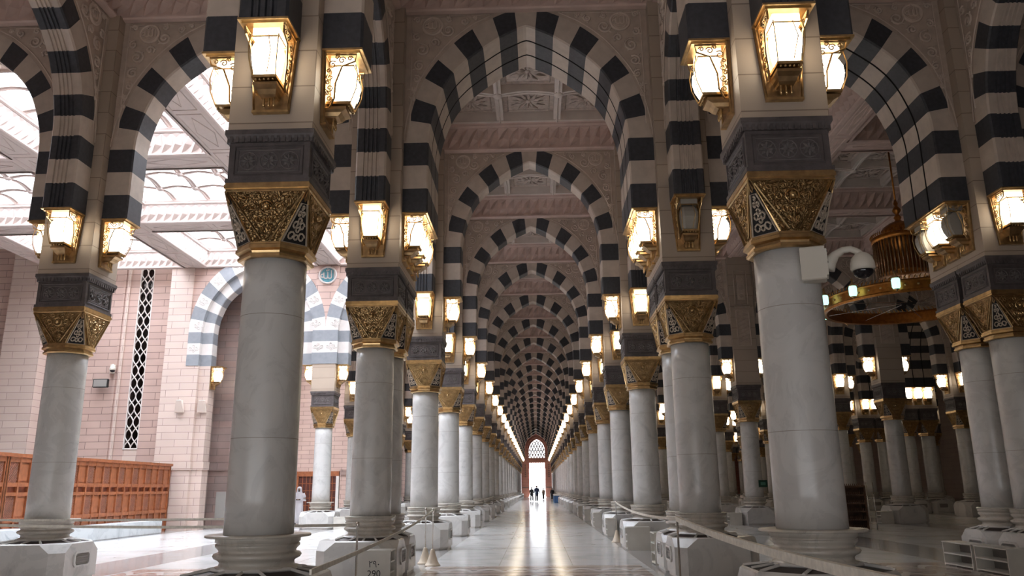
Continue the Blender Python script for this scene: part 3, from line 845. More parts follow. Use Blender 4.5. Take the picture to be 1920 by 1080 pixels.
# ------------------------------------------------------------------ ceilings
P_CE = Proto(make_ceiling())
def ce(x, y): P_CE.put((x, y, 0))
for Y0, Y1 in zip([3.0]+YS, YS+[148.1]):
    yc = (nxt(Y0)+Y1)/2
    ce(0, yc)
    hall = Y0 in (15.0, 22.1, 28.1)
    if not hall:
        if yc < 57: ce(-6, yc)
        if yc < 16: ce(-12, yc)
        if yc < 112: ce(6, yc)
        if yc < 94: ce(12, yc)
        if 34 < yc < 94: ce(18, yc)
        if 45 < yc < 82: ce(25.1, yc)
    else:
        for x in (6, 12, 18): ce(x, yc)
# beams in the two halls
def beam(x0, x1, y0, y1, mat, inset):
    b = MB(); b.box(x0, x1, y0, y1, 11.15, 12.45, mat)
    long_x = (x1-x0) > (y1-y0)
    # framed panels on the underside
    L = (x1-x0) if long_x else (y1-y0); n = max(1, round(L/2.6)); c = (y0+y1)/2 if long_x else (x0+x1)/2; w = ((y1-y0) if long_x else (x1-x0))/2-.12
    for i in range(n):
        a0 = (x0 if long_x else y0)+L*i/n+.12; a1 = (x0 if long_x else y0)+L*(i+1)/n-.12; am = (a0+a1)/2
        for pts in ([(a0, -w), (a1, -w), (a1, w), (a0, w)], [(a0+.2, 0), (am, -w+.08), (a1-.2, 0), (am, w-.08)]):
            P = [((p, c+q, 11.15) if long_x else (c+q, p, 11.15)) for p, q in pts]
            b.tube(P, .02, mat, 4, False, closed=True)
    return struct(b.build('ceiling_beam'))
for x in (9, 15): beam(x-.29, x+.29, 16.4, 33.8, 'ceil', 0)
for y in (22.1, 28.1):
    for x in (6, 12, 18): beam(x-2.72, x+2.72, y-.29, y+.29, 'ceil', 0)
for x in (-9, -15): beam(x-.45, x+.45, 16.4, 33.8, 'hallc', 0)
for y in (22.1, 28.1):
    for x in (-6, -12, -18): beam(x-2.56, x+2.56, y-.45, y+.45, 'hallc', 0)
beam(-21.5, -20.6, 16.4, 33.8, 'hallc', 0)
# glazed bays over the left hall
def make_skybay():
    root = MB(); frieze(root, 2.56, 'hallc'); coffers(root, 2.56, 4, 'hallc', None, 12.0)
    o = struct(root.build('skylight_frame'))
    g = MB()
    for i in range(4):
        for j in range(4):
            a = -2.56+1.28*i; c = -2.56+1.28*j
            g.box(a+.02, a+1.26, c+.02, c+1.26, 12.42, 12.43, 'pane')
    g.build('skylight_glazing', o)
    return o
P_SK = Proto(make_skybay())
for x in (-6, -12, -18):
    for y in (19.1, 25.1, 31.1): P_SK.put((x, y, 0))
for k in range(9): P_SK.put((-6, 61.1+6*k, 0))  # added glazed bays, put in to bring daylight onto the aisle columns
for x in (-12, -18):
    for y in (43.1, 49.1): P_SK.put((x, y, 0))  # added glazed bays, put in to brighten the far wall with the doors

# roof slab around the hall skylight and the added light openings
b = MB()
for (x0, x1, y0, y1) in ((-3.2, 45, -8, 150), (-40, -3.2, -8, 16.3), (-40, -3.2, 33.8, 40.3), (-40, -20.6, 40.3, 52), (-9.3, -3.2, 40.3, 52), (-40, -3.2, 52, 58.4), (-40, -8.6, 58.4, 150), (-8.6, -3.2, 111.8, 150), (-40, -20.6, 16.3, 33.8)):
    b.box(x0, x1, y0, y1, 12.45, 12.7, 'ceilw')
struct(b.build('roof_slab'))

# ------------------------------------------------------------------ floor and walls
b = MB(); b.box(-45, 50, -8, 230, FZ-.2, FZ, 'floor'); struct(b.build('floor'))
b = MB(); b.box(-9.9, -9.6, 58, 150, FZ, 12.4, 'pink'); struct(b.build('wall_left_aisle'))
b = MB(); b.box(45, 45.3, -8, 150, FZ, 12.5, 'pier'); struct(b.build('wall_right'))
b = MB(); b.box(-40.3, -40, -8, 150, FZ, 12.5, 'pink'); struct(b.build('wall_left'))
b = MB(); b.box(-40, -14, -8.3, -8, FZ, 12.5, 'wallc'); b.box(5, 45, -8.3, -8, FZ, 12.5, 'wallc'); b.box(-14, 5, -8.3, -8, 2.3, 12.5, 'wallc'); struct(b.build('wall_front'))  # unseen low opening added behind the camera to brighten the column fronts

# transverse pink wall beyond the left hall, with a tall lattice window
YW = 34.45
b = MB()
b.box(-40, -17.80, YW, YW+.5, FZ, 12.45, 'pink'); b.box(-17.20, -14.9, YW, YW+.5, FZ, 12.45, 'pink'); b.box(-17.80, -17.20, YW, YW+.5, FZ, 3.3, 'pinkp')
b.box(-18.35, -18.22, YW-.08, YW, FZ, 12.4, 'pinkp'); b.box(-18.55, -18.45, YW-.05, YW, FZ, 12.4, 'pink')
struct(b.build('wall_back_hall'))
for (xa, xb) in ((-23.3, -21.6), (-28.6, -27.2)):
    b = MB(); b.box(xa, xb, YW-.75, YW, FZ, 12.45, 'pinkp'); b.box(xa-.06, xb+.06, YW-.81, YW, 2.45, 2.68, 'pinkp'); struct(b.build('wall_pilaster'))
b = MB(); b.box(-16.0, -14.45, 33.6, YW+.5, FZ, 6.73, 'pinkp'); b.box(-16.06, -14.40, 33.55, YW+.5, 2.35, 2.68, 'pinkp'); b.box(-16.0, -15.0, 33.62, YW, 6.73, 12.45, 'pinkp')
b.box(-14.45, -14.0, 33.8, 34.4, FZ, 6.73, 'pinkp'); b.box(-14.45, -13.95, 33.76, 34.4, 2.35, 2.68, 'pinkp')
struct(b.build('wall_pilaster'))
# lattice window
root = struct(empty('window_1', (-17.5, YW+.02, 0)))
b = MB()
for ph in (0, 1):
    for cx in (-.15, .15):
        for s in (-1, 1):
            pts = []
            steps = 200
            for i in range(steps+1):
                z = 3.32+9.1*i/steps; t = (z-3.32)/1.12
                u = 2*abs((t+.5*ph) % 1-.5)      # triangle
                u = .5-.5*math.cos(PI*u)
                if ph: continue
                pts.append((cx+s*(.15*(2*u-1))/1.0, 0, z))
            if pts: b.tube(pts, .027, 'fwhite', 4, False)
for x in (-.30, .30): b.box(x-.02, x+.02, -.03, .04, 3.3, 12.4, 'fwhite')
b.box(-.32, .32, -.05, .04, 3.26, 3.32, 'fwhite')
b.build('window_lattice', root)
b = MB(); b.box(-.3, .3, .12, .14, 3.3, 12.4, 'wpane'); b.build('window_glass', root)
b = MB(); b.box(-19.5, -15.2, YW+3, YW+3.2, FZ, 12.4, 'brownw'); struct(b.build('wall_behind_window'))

# facade arches facing the hall (grey and white, carved), centred on x=-12 and x=-6
EXO = [(3.0, 8.2), (2.985, 8.6), (2.93, 8.95), (2.83, 9.35), (2.62, 9.90), (2.30, 10.42), (1.9, 10.88), (1.4, 11.28), (.9, 11.55), (.4, 11.74), (0, 11.83)]
def facade_arch():
    root = empty('facade_arch')
    arch_ring(SEC_PLAIN, TH, 'fgrey', 'fwhite').build('inner_ring', root)
    b = MB(); H = half_lines(EX, EXO)
    for sgn in (1, -1):
        for i in range(len(H)-1):
            (i0, e0, m), (i1, e1, _) = H[i], H[i+1]
            i0 = (2.45, i0[1]) if i < 3 else i0; i1 = (2.45, i1[1]) if i+1 < 3 else i1
            e0 = (3.0, e0[1]) if i <= 3 else e0; e1 = (3.0, e1[1]) if i+1 <= 3 else e1
            mat = 'fgrey' if m == 0 else 'fwhite'
            y = -.52
            b.face([(sgn*i0[0], y, i0[1]), (sgn*e0[0], y, e0[1]), (sgn*e1[0], y, e1[1]), (sgn*i1[0], y, i1[1])], mat)
            b.face([(sgn*i0[0], y, i0[1]), (sgn*i1[0], y, i1[1]), (sgn*i1[0], -.2, i1[1]), (sgn*i0[0], -.2, i0[1])], mat)
            b.face([(sgn*e0[0], y, e0[1]), (sgn*e1[0], y, e1[1]), (sgn*e1[0], -.2, e1[1]), (sgn*e0[0], -.2, e0[1])], mat)
    b.build('outer_ring', root)
    # carved scrolls on each white block
    H2 = H; cb = MB()
    for sgn in (1, -1):
        groups = [(H[1], H[2])]+[(H[3+SUB*k], H[3+SUB*(k+1)]) for k in range(0, 8, 2)]
        for A, B_ in groups:
            c = Vector(((A[0][0]+A[1][0]+B_[0][0]+B_[1][0])/4, (A[0][1]+A[1][1]+B_[0][1]+B_[1][1])/4))
            if A is H[1]: c = Vector((2.72, c.y))
            for dx, dz, r in ((-.14, .03, .10), (.14, .03, .10), (0, -.10, .08), (0, .12, .07)):
                S = scroll((c.x+dx, c.y+dz), r, 1.3, 1, dx*20, 12)
                cb.tube([(sgn*p[0], -.525, p[1]) for p in S], .016, 'fwhite', 4, False)
    cb.build('carved_scrollwork', root)
    sp = MB(); E = resample(EXO, 22)
    for sgn in (1, -1):
        for a, c in zip(E, E[1:]):
            sp.face([(sgn*a[0], -.40, a[1]), (sgn*c[0], -.40, c[1]), (sgn*c[0], -.40, 12.4), (sgn*a[0], -.40, 12.4)], 'pink')
    sp.build('spandrel', root)
    b_spandrel(TH).build('rear_spandrel', root)
    return root
P_FA = Proto(facade_arch())
tag(P_FA.put((-12, 34.1, 0)), 'grey and white carved arch between the pink pilaster and the slim column', 'arch', 'grey and white arches of the skylit hall')
tag(P_FA.put((-6, 34.1, 0)), 'grey and white carved arch right of the slim column in the skylit hall', 'arch', 'grey and white arches of the skylit hall')
# lantern on pilaster side
o = P_ON.put((-14.0, 34.1, 0), PI/2); tag(o, 'lit gold wall lantern on the pink pilaster under the grey and white arch', 'lantern', 'gold lanterns under the arch springings')
# roundel
b = MB(); b.box(-9.5, -8.5, 33.585, 33.6, 8.25, 11.15, 'pink'); b.box(-9.7, -8.3, 33.585, 33.7, 11.15, 12.4, 'pink'); struct(b.build('wall_facing'))
root = empty('wall_roundel', (-9, 33.575, 10.66))
b = MB(); n = 30
b.face([(.36*math.cos(2*PI*i/n), -.01, .36*math.sin(2*PI*i/n)) for i in range(n)], 'blue')
b.build('disc', root)
b = MB(); b.tube([(.37*math.cos(2*PI*i/n), -.02, .37*math.sin(2*PI*i/n)) for i in range(n)], .045, 'fwhite', 6, True, closed=True, flat=(0, 1, 0)); b.build('rim', root)
t = bpy.data.objects.new('inscription', TXT_BLUE); COL.objects.link(t); t.parent = root; t.location = (0, -.02, 0); t.rotation_euler = (PI/2, 0, 0)
tag(root, 'blue round inscription plaque high on the pink wall between two grey arches', 'plaque')
# recess wall behind the left arch
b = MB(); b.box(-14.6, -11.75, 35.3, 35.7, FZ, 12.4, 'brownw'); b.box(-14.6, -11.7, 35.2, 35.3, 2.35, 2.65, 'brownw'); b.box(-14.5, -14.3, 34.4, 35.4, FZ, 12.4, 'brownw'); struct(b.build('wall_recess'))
b = MB(); b.box(-13.9, -13.1, 35.26, 35.3, .25, 1.45, 'rackd'); tag(b.build('wall_access_panel'), 'grey metal access panel low on the brown recess wall', 'panel')
# further wall with wooden doors
b = MB(); YD = 56.0
b.box(-40, -16.6, YD, YD+.5, FZ, 12.4, 'pink'); b.box(-13.55, -9.8, YD, YD+.5, FZ, 12.4, 'pink'); b.box(-16.6, -13.55, YD, YD+.5, 2.75, 12.4, 'pink')
b.box(-18.6, -16.75, YD-.5, YD, FZ, 12.4, 'pinkp'); b.box(-18.7, -16.7, YD-.6, YD, 2.5, 2.85, 'brownw'); b.box(-13.5, -9.8, YD-.1, YD, 2.5, 2.85, 'brownw')
struct(b.build('wall_back_left'))
root = struct(empty('door_1', (-15.1, YD-.02, 0)))
b = MB(); b.box(-1.5, 1.5, -.04, .2, 2.42, 2.75, 'wood'); b.box(-1.5, -1.3, -.04, .2, FZ, 2.42, 'wood'); b.box(1.3, 1.5, -.04, .2, FZ, 2.42, 'fwhite'); b.build('door_frame', root)
for s in (-1, 1):
    b = MB(); b.box(min(0, s*1.3), max(0, s*1.3), .06, .12, FZ, 2.42, 'wood4')
    for i in range(1, 5): x = s*1.3*i/5; b.box(x-.02, x+.02, .03, .06, FZ, 2.42, 'wood')
    for i in range(1, 5): z = 2.42*i/5; b.box(min(0, s*1.3), max(0, s*1.3), .03, .06, z-.02, z+.02, 'wood')
    b.build('door_leaf', root)

# far end wall with portal
b = MB(); Y = END_Y; cx = .12
for (x0, x1, z0, z1) in ((-40, cx-1.42, 0, 12.4), (cx+1.42, 45, 0, 12.4), (cx-1.42, cx+1.42, 6.0, 6.75)): b.box(x0, x1, Y, Y+.6, z0, z1, 'redw')
ar = [(1.42, 7.9), (1.38, 8.35), (1.22, 8.9), (.95, 9.35), (.55, 9.72), (0, 10.0)]
for s in (-1, 1):
    for a, c in zip(ar, ar[1:]):
        b.face([(cx+s*a[0], Y, a[1]), (cx+s*c[0], Y, c[1]), (cx+s*c[0], Y, 12.4), (cx+s*a[0], Y, 12.4)], 'redw')
        b.face([(cx+s*a[0], Y, a[1]), (cx+s*c[0], Y, c[1]), (cx+s*c[0], Y+.6, c[1]), (cx+s*a[0], Y+.6, a[1])], 'redw')
for s in (-1, 1):      # pilasters and mouldings of the portal
    xa, xb = sorted((cx+s*1.55, cx+s*2.6)); b.box(xa, xb, Y-.35, Y, FZ, 6.0, 'redw'); b.box(xa-.05, xb+.05, Y-.42, Y, 1.55, 1.7, 'brownw'); b.box(xa-.05, xb+.05, Y-.42, Y, 2.25, 2.4, 'redw')
    for k in range(7): b.box((xa+xb)/2-.12, (xa+xb)/2+.12, Y-.36, Y-.34, 3.4+.33*k, 3.58+.33*k, 'brownw')
b.box(cx-2.6, cx+2.6, Y-.45, Y, 5.9, 6.2, 'redw')
b.tube([(cx+s_*(p[0]+.35), Y-.1, p[1]+.3) for s_, P_ in ((-1, ar), (1, ar[::-1])) for p in P_ if not (s_ == 1 and p[0] == 0)], .18, 'redw', 6, False)
struct(b.build('wall_back'))
root = struct(empty('window_2', (cx, Y+.3, 0)))
b = MB()
for i in range(-5, 6):
    for s in (-1, 1):
        x0 = i*.5
        p = [(x0+s*t*1.6, 6.75+t*3.2) for t in [k/20 for k in range(21)]]
        def inside(q):
            zz = q[1]; lim = 1.42 if zz < 7.9 else next((a[0]+(c[0]-a[0])*(zz-a[1])/(c[1]-a[1]) for a, c in zip(ar, ar[1:]) if a[1] <= zz <= c[1]), 0)
            return abs(q[0]) <= lim
        run = []
        for q in p+[(99, 99)]:
            if inside(q): run.append((q[0], 0, q[1]))
            else:
                if len(run) > 1: b.tube(run, .075, 'brownw', 4, False)
                run = []
for z in (7.3, 8.0, 8.7): b.box(-1.35+.1*(z > 8.4), 1.35-.1*(z > 8.4), -.03, .03, z-.05, z+.05, 'brownw')
b.build('window_lattice', root)
root = struct(empty('door_2', (cx, Y+.3, 0)))
b = MB()
for i in range(8): x = -1.42+2.84*i/7; b.box(x-.04, x+.04, -.04, .04, 4.9, 6.0, 'redw')
b.box(-1.42, 1.42, -.04, .04, 4.9, 4.98, 'fwhite'); b.box(-1.42, 1.42, -.06, .06, 5.85, 6.0, 'redw')
b.build('transom_frame', root)

# carved panels on the pier faces of the right hall
def carved_panel():
    b = MB()
    b.box(-.30, .30, -.03, 0, 7.2, 8.75, 'wallc'); b.tube([(-.27, -.035, 7.24), (.27, -.035, 7.24), (.27, -.035, 8.70), (-.27, -.035, 8.70)], .02, 'wallc', 4, False, closed=True)
    for i in range(7):
        z = 7.35+.17*i; b.tube([(-.22, -.035, z), (.22, -.035, z+.2)], .014, 'wallc', 4, False); b.tube([(.22, -.035, z), (-.22, -.035, z+.2)], .010, 'wallc', 4, False)
    b.box(-.34, .34, -.05, 0, 8.85, 8.92, 'wallc')
    b.tube([(-.27, -.035, 9.0), (.27, -.035, 9.0), (.27, -.035, 10.5), (-.27, -.035, 10.5)], .03, 'wallc', 4, False, closed=True)
    b.box(-.16, .16, -.06, 0, 9.2, 10.3, 'wallc')
    for k in range(3): b.tube([(.1*math.cos(t), -.06, 9.4+.35*k+.1*math.sin(t)) for t in [i*PI/5 for i in range(10)]], .016, 'wallc', 4, False, closed=True)
    return b.data('carved_panel')
CP = carved_panel()
for o in list(COL.objects):
    if o.name.startswith('arcade_column') and o.parent is None and o.location.x in (9.0, 15.0) and abs(o.location.y-34.1) < .1:
        p = bpy.data.objects.new('carved_panel', CP); COL.objects.link(p); p.parent = o; p.location = (0, -.5, 0)


# ------------------------------------------------------------------ shoe racks beside the plinths
def make_rack(L=.42, W=.55, Hh=.44, cols=1, sign=None, rows=3):
    """openings face +x; sign on the -y end"""
    root = empty('shoe_rack')
    b = MB(); t = .022
    b.box(-W/2, W/2, -L/2, -L/2+t, 0, Hh, 'rackw'); b.box(-W/2, W/2, L/2-t, L/2, 0, Hh, 'rackw'); b.box(-W/2-.01, W/2+.01, -L/2-.01, L/2+.01, Hh, Hh+.02, 'rackw')
    b.box(-W/2, -W/2+t, -L/2+t, L/2-t, 0, Hh, 'rackd')
    for i in range(1, cols): y = -L/2+L*i/cols; b.box(-W/2+t, W/2, y-t/2, y+t/2, 0, Hh, 'rackw')
    b.build('carcass', root)
    for i in range(rows):
        z = .03+(Hh-.03)*i/rows; b = MB(); b.box(-W/2+t, W/2+.004, -L/2+t, L/2-t, z-.012, z+.012, 'rackw'); b.build('rack_shelf', root)
    if sign:
        for k, (txt, z) in enumerate(zip(sign, (.33, .18) if len(sign) == 2 else (.22,))):
            me = text_mesh(txt, .15 if len(sign) == 2 else .12, 'ink', 'number_sign', .001)
            o = bpy.data.objects.new('number_sign', me); COL.objects.link(o); o.parent = root; o.location = (.02, -L/2-.004, z); o.rotation_euler = (PI/2, 0, 0)
    return root
GR = 'white slatted shoe racks beside the column plinths'
tag_ = tag
r = make_rack(.42, .58, .53, 1, ('\u0662\u0669\u0660', '290')); r.location = (-2.69, 14.02, FZ)
tag(r, 'white shoe rack numbered 290 in front of the paired left aisle columns', 'shoe rack', GR)
p0 = make_rack(.55, .30, .60, 1); P_R = Proto(p0)
o = P_R.put((2.56, 17.2, FZ), PI); tag(o, 'white three-shelf shoe rack behind the paired right aisle columns', 'shoe rack', GR)
o = P_R.put((2.10, 8.75, FZ), PI); o.scale = (1, 1, .8); tag(o, 'low white shoe rack against the front right aisle column', 'shoe rack', GR)
o = copy_tree(r); o.location = (2.58, 21.12, FZ); o.rotation_euler = (0, 0, 0)
for c in list(o.children):
    if c.name.startswith('number_sign'): bpy.data.objects.remove(c)
o.rotation_euler = (0, 0, PI); tag(o, 'white shoe rack in front of the third right aisle column', 'shoe rack', GR)
for i, Y in enumerate((28.1, 34.1, 40.1, 46.1)):
    o = P_R.put((2.44, Y-1.03, FZ), PI); o.scale = (1, 1, .9); tag(o, f"white shoe rack beside the {order(3, Y)} right aisle column", 'shoe rack', GR)
for i, (y, L) in enumerate(((14.85, 1.05), (16.0, 1.05))):
    rr = make_rack(L, .34, .42, 1, None, 2); rr.location = (8.12, y, FZ); rr.rotation_euler = (0, 0, PI)
    tag(rr, f"wide two-shelf white shoe rack, {('nearer', 'farther')[i]} of two by the paired second right columns", 'shoe rack', GR)
for (x, Y, nm) in ((-9, 34.1, 'the slim column of the skylit hall'), (9, 34.1, 'the carved-pier column across the chandelier hall'), (15, 34.1, 'the far plain column of the chandelier hall')):
    rr = make_rack(.42, .45, .46, 1, ('12',)) if False else make_rack(.42, .5, .46, 1, None)
    s = 1 if x < 0 else -1
    rr.location = (x+s*1.0, Y-.5, FZ); rr.rotation_euler = (0, 0, 0 if s > 0 else PI)
    m = MB(); m.box(-.25, .25, -.235, -.22, .0, .46, 'rackw'); 
    tag(rr, f"small white shoe rack beside {nm}", 'shoe rack', GR)
# small text on the two near-right plinths
# ------------------------------------------------------------------ marble bench, wooden bookcases
b = MB(); b.box(-15.05, -14.62, 23.6, 31.9, FZ, .42, 'bench', .02); tag(b.build('marble_bench'), 'long grey veined marble bench in front of the wooden bookcase', 'bench')
b = MB(); b.box(-14.95, -14.4, 21.2, 22.9, FZ, .5, 'bench', .02); tag(b.build('marble_block'), 'short pale marble block left of the long marble bench', 'bench')
def lat_panel(w, h):
    b = MB(); b.box(0, .02, -w/2, w/2, 0, h, 'wood2')
    for s in (-1, 1):
        n = max(2, round((w+h)/.085))
        for i in range(1, n):
            d = (w+h)*i/n
            # line y+ s*z = const clipped
            pts = []
            for z in (0, h):
                y = -w/2+d-z
                pts.append((y, z))
            (ya, za), (yb, zb) = pts
            # clip to -w/2..w/2
            def clip(y, z): 
                if y < -w/2: return (-w/2, za+(ya-(-w/2)) if True else z)
                if y > w/2: return (w/2, za+(ya-w/2))
                return (y, z)
            A, B_ = clip(ya, za), clip(yb, zb)
            b.tube([(.03, s*A[0], A[1]), (.03, s*B_[0], B_[1])], .008, 'wood', 4, False)
    return b.data('lattice_panel')
def plain_panel(w, h):
    b = MB(); b.box(0, .02, -w/2, w/2, 0, h, 'wood'); b.box(.02, .035, -w/2+.06, w/2-.06, .05, h-.05, 'wood'); return b.data('plain_panel')
def bookcase(n, bw, y0, rows=((.12, .62), (.86, .62), (1.58, .16), (1.86, .58)), H=2.66, xf=-15.1, deep=.5):
    root = empty('wooden_bookcase', (xf, y0, FZ)); L = n*bw
    b = MB(); b.box(-deep, -.06, 0, L, 0, H-.1, 'wood2')
    b.box(-deep, .03, -.06, 0, 0, H, 'wood'); b.box(-deep, .03, L, L+.06, 0, H, 'wood'); b.box(-deep, .08, -.1, L+.1, H-.08, H+.02, 'wood')
    b.box(-.06, .03, 0, L, 0, rows[0][0], 'wood')
    for k, (z, h) in enumerate(rows):
        z2 = rows[k+1][0] if k < len(rows)-1 else H-.08
        b.box(-.06, .02, 0, L, z+h, z2, 'wood')
    for i in range(n+1): b.box(-.06, .03, i*bw-.035, i*bw+.035, 0, H-.08, 'wood')
    b.build('carcass', root)
    lp = {}
    for k, (z, h) in enumerate(rows):
        if k == 2: continue
        la, pa = lat_panel(bw-.07, h), plain_panel(bw-.07, h)
        for i in range(n):
            o = bpy.data.objects.new('lattice_panel' if (i+k) % 2 else 'plain_panel', la if (i+k) % 2 else pa); COL.objects.link(o); o.parent = root; o.location = (-.05, (i+.5)*bw, z)
    return root
tag(bookcase(20, .515, 22.9), 'long orange wooden bookcase with lattice doors along the skylit hall', 'bookcase')
tag(bookcase(5, .6, 19.6, xf=-15.0), 'nearer orange wooden bookcase at the left edge with lattice doors', 'bookcase')
# ------------------------------------------------------------------ wall fittings in the left hall
root = empty('flood_light', (-18.95, YW-.05, 6.1))
b = MB(); b.box(-.33, .33, -.30, -.18, -.18, .20, 'black', .02); b.box(-.29, .29, -.31, -.30, -.14, .16, 'rackd'); b.build('lamp_head', root)
b = MB(); b.box(-.04, .04, -.2, .05, -.04, .04, 'black'); b.build('bracket', root)
tag(root, 'grey rectangular floodlight on the pink wall left of the lattice window', 'floodlight')
for i, (x, y) in enumerate(((-15.05, 33.52), (-14.17, 33.72))):
    b = MB(); b.loft([[(-h, -d, z), (h, -d, z), (h, 0, z), (-h, 0, z)] for h, d, z in ((.17, .05, -.28), (.19, .08, -.26), (.11, .22, .22), (.09, .18, .24))], 'wallc2')
    o = b.build('wall_speaker', None, (x, y, 5.0)); tag(o, ('white wedge-shaped speaker on the front of the pink pilaster', 'white wedge-shaped speaker on the inner corner of the pink pilaster')[i], 'speaker')
def dome_camera(name):
    root = empty(name)
    b = MB(); b.box(-.13, .13, -.10, .10, -.19, .19, 'camw', .012)
    b.build('mount_box', root)
    b = MB(); b.box(.13, .15, -.10, .10, -.15, .15, 'camw')
    for y in (-.075, .075):
        for z in (-.12, 0, .12): b.lathe([(.012, 0), (.012, .006)], 'ink', 8); st = len(b.v)-16; b.transform(Matrix.Translation((.15, y, z)) @ Matrix.Rotation(PI/2, 4, 'Y'), st)
    b.build('flange_plate', root)
    b = MB()
    pts = [(.14, 0, -.06), (.18, 0, .02), (.24, 0, .09), (.32, 0, .135), (.40, 0, .14), (.47, 0, .10), (.50, 0, .05)]
    b.tube(pts, [.085, .07, .05, .038, .036, .036, .04], 'camw', 12); b.build('curved_arm', root)
    b = MB(); b.lathe([(.04, .085), (.07, .07), (.105, .03), (.125, -.03), (.128, -.09), (.12, -.11), (.10, -.115)], 'camw', 20, (.50, 0)); b.build('camera_hood', root)
    b = MB(); b.lathe([(.105, -.11), (.104, -.13), (.09, -.165), (.05, -.195), (.01, -.205)], 'glassd', 20, (.50, 0)); b.build('camera_dome', root)
    return root
o = dome_camera('security_camera'); o.location = (3.16, 8.58, 3.80); o.rotation_euler = (0, 0, math.radians(-18)); tag(o, 'white dome security camera on a curved arm fixed to the front right column', 'camera')
o = copy_tree(o); o.location = (-8.72, 14.9, 3.55); o.rotation_euler = (0, 0, math.radians(10)); o.scale = (.7, .7, .7); tag(o, 'small white dome camera behind the paired left outer columns', 'camera')
o.location = (-18.6, YW-.1, 6.75); o.scale = (1, 1, 1); o.rotation_euler = (0, 0, -PI/2+.5)
b = MB(); b.box(-.17, .17, -.03, .02, -.14, .14, 'green'); b.box(-.10, .10, -.035, -.03, -.06, .06, 'green2')
o = b.build('exit_sign', None, (9.28, 33.72, 1.52)); tag(o, 'dark green square sign on the column across the chandelier hall', 'sign')
M['mint_dim'] = M['mint']
# ------------------------------------------------------------------ stanchions and belts
def make_post():
    root = empty('barrier_post')
    b = MB(); b.lathe([(.165, 0), (.165, .015), (.15, .03), (.125, .06), (.095, .14), (.06, .24), (.04, .31), (.035, .325), (.02, .33)], 'cone', 24); b.build('base', root)
    b = MB(); b.lathe([(.014, .32), (.014, 1.07), (.024, 1.075), (.024, 1.135), (.012, 1.14)], 'steel', 12); b.build('pole', root)
    return root
P_P = Proto(make_post())
posts = {'a': (-2.35, 17.7, 'slim steel post with cream cone base, rear one of the pair on the left'), 'b': (-2.13, 17.2, 'slim steel post with cream cone base, front one of the pair on the left'),
         'c': (-2.2, 10.3, 'lone steel barrier post in front of the rack numbered 290'), 'd': (1.93, 11.2, 'steel barrier post in front of the paired right aisle columns'),
         'e': (2.33, 24.0, 'steel barrier post farther along the right side of the aisle'),
         'g': (-7.9, 11.6, 'steel barrier post behind the front left column, by the hall'), 'i': (-3.98, 13.4, 'steel barrier post hidden just behind the front left column'), 'j': (-9.6, 13.9, 'steel barrier post in front of the left outer row'), 'h': (-2.4, 46.0, 'distant steel barrier post on the left side of the aisle')}
for k, (x, y, lab) in posts.items(): tag(P_P.put((x, y, FZ)), lab, 'barrier post', 'steel barrier posts with cone bases')
def belt(p, q, lab, sag=.04, w=.025, th=.006, z0=1.015, z1=1.015, lay=False):
    b = MB(); n = 16; R1 = []
    P, Q = Vector((p[0], p[1], z0)), Vector((q[0], q[1], z1)); d = (Q-P); s = Vector((d.y, -d.x, 0)).normalized()
    for i in range(n+1):
        t = i/n; c = P.lerp(Q, t); c.z -= sag*4*t*(1-t)
        R1.append([tuple(c+s*th+Vector((0, 0, -w))), tuple(c+s*th+Vector((0, 0, w))), tuple(c-s*th+Vector((0, 0, w))), tuple(c-s*th+Vector((0, 0, -w)))])
    b.loft(R1, 'belt'); tag(b.build('barrier_belt'), lab, 'belt', 'cream barrier belts between the posts')
belt((1.93, 11.2), (1.62, 3.4), 'wide cream barrier belt running forward past the front right column', .05, .030, .022)
belt((2.33, 24.0), (1.93, 11.2), 'cream barrier belt between the two posts on the right of the aisle', .10, .02)
belt((-2.13, 17.2), (-1.15, 4.4), 'cream barrier belt crossing before the rack numbered 290', .06, .014)
belt((-2.2, 10.3), (-7.9, 11.6), 'cream barrier belt stretched behind the front left column', .03, .018)
belt((-3.98, 13.4), (-9.6, 13.9), 'cream barrier belt stretched from the paired left columns towards the bookcase', .02, .018)
belt((-2.35, 17.7), (-2.4, 46.0), 'long cream barrier belt along the left plinths', .05, .014)
# ------------------------------------------------------------------ brown shelf in the right hall
root = empty('wooden_book_rack', (11.15, 29.6, FZ))
b = MB(); W = .5
for s in (-1, 1): b.box(s*W-.03, s*W+.03, -.2, .2, 0, 1.5, 'wood3')
b.box(-W, W, .17, .2, 0, 1.5, 'wood3'); b.build('carcass', root)
for x in (W+.05, W+.28):
    b = MB(); b.tube([(x, -.25, 0), (x, -.25, 1.6)], .018, 'steel', 8); b.build('rail_post', root)
for i in range(6):
    z = .04+.28*i; b = MB(); b.box(-W, W, -.2, .2, z-.02, z+.02, 'wood3'); 
    for k in range(14): x = -W+.05+(2*W-.1)*k/13; b.box(x-.012, x+.012, -.2, -.18, z+.02, z+.12, 'wood3')
    b.build('rack_shelf', root)
tag(root, 'brown wooden book rack with slatted shelves in the dim hall', 'rack')
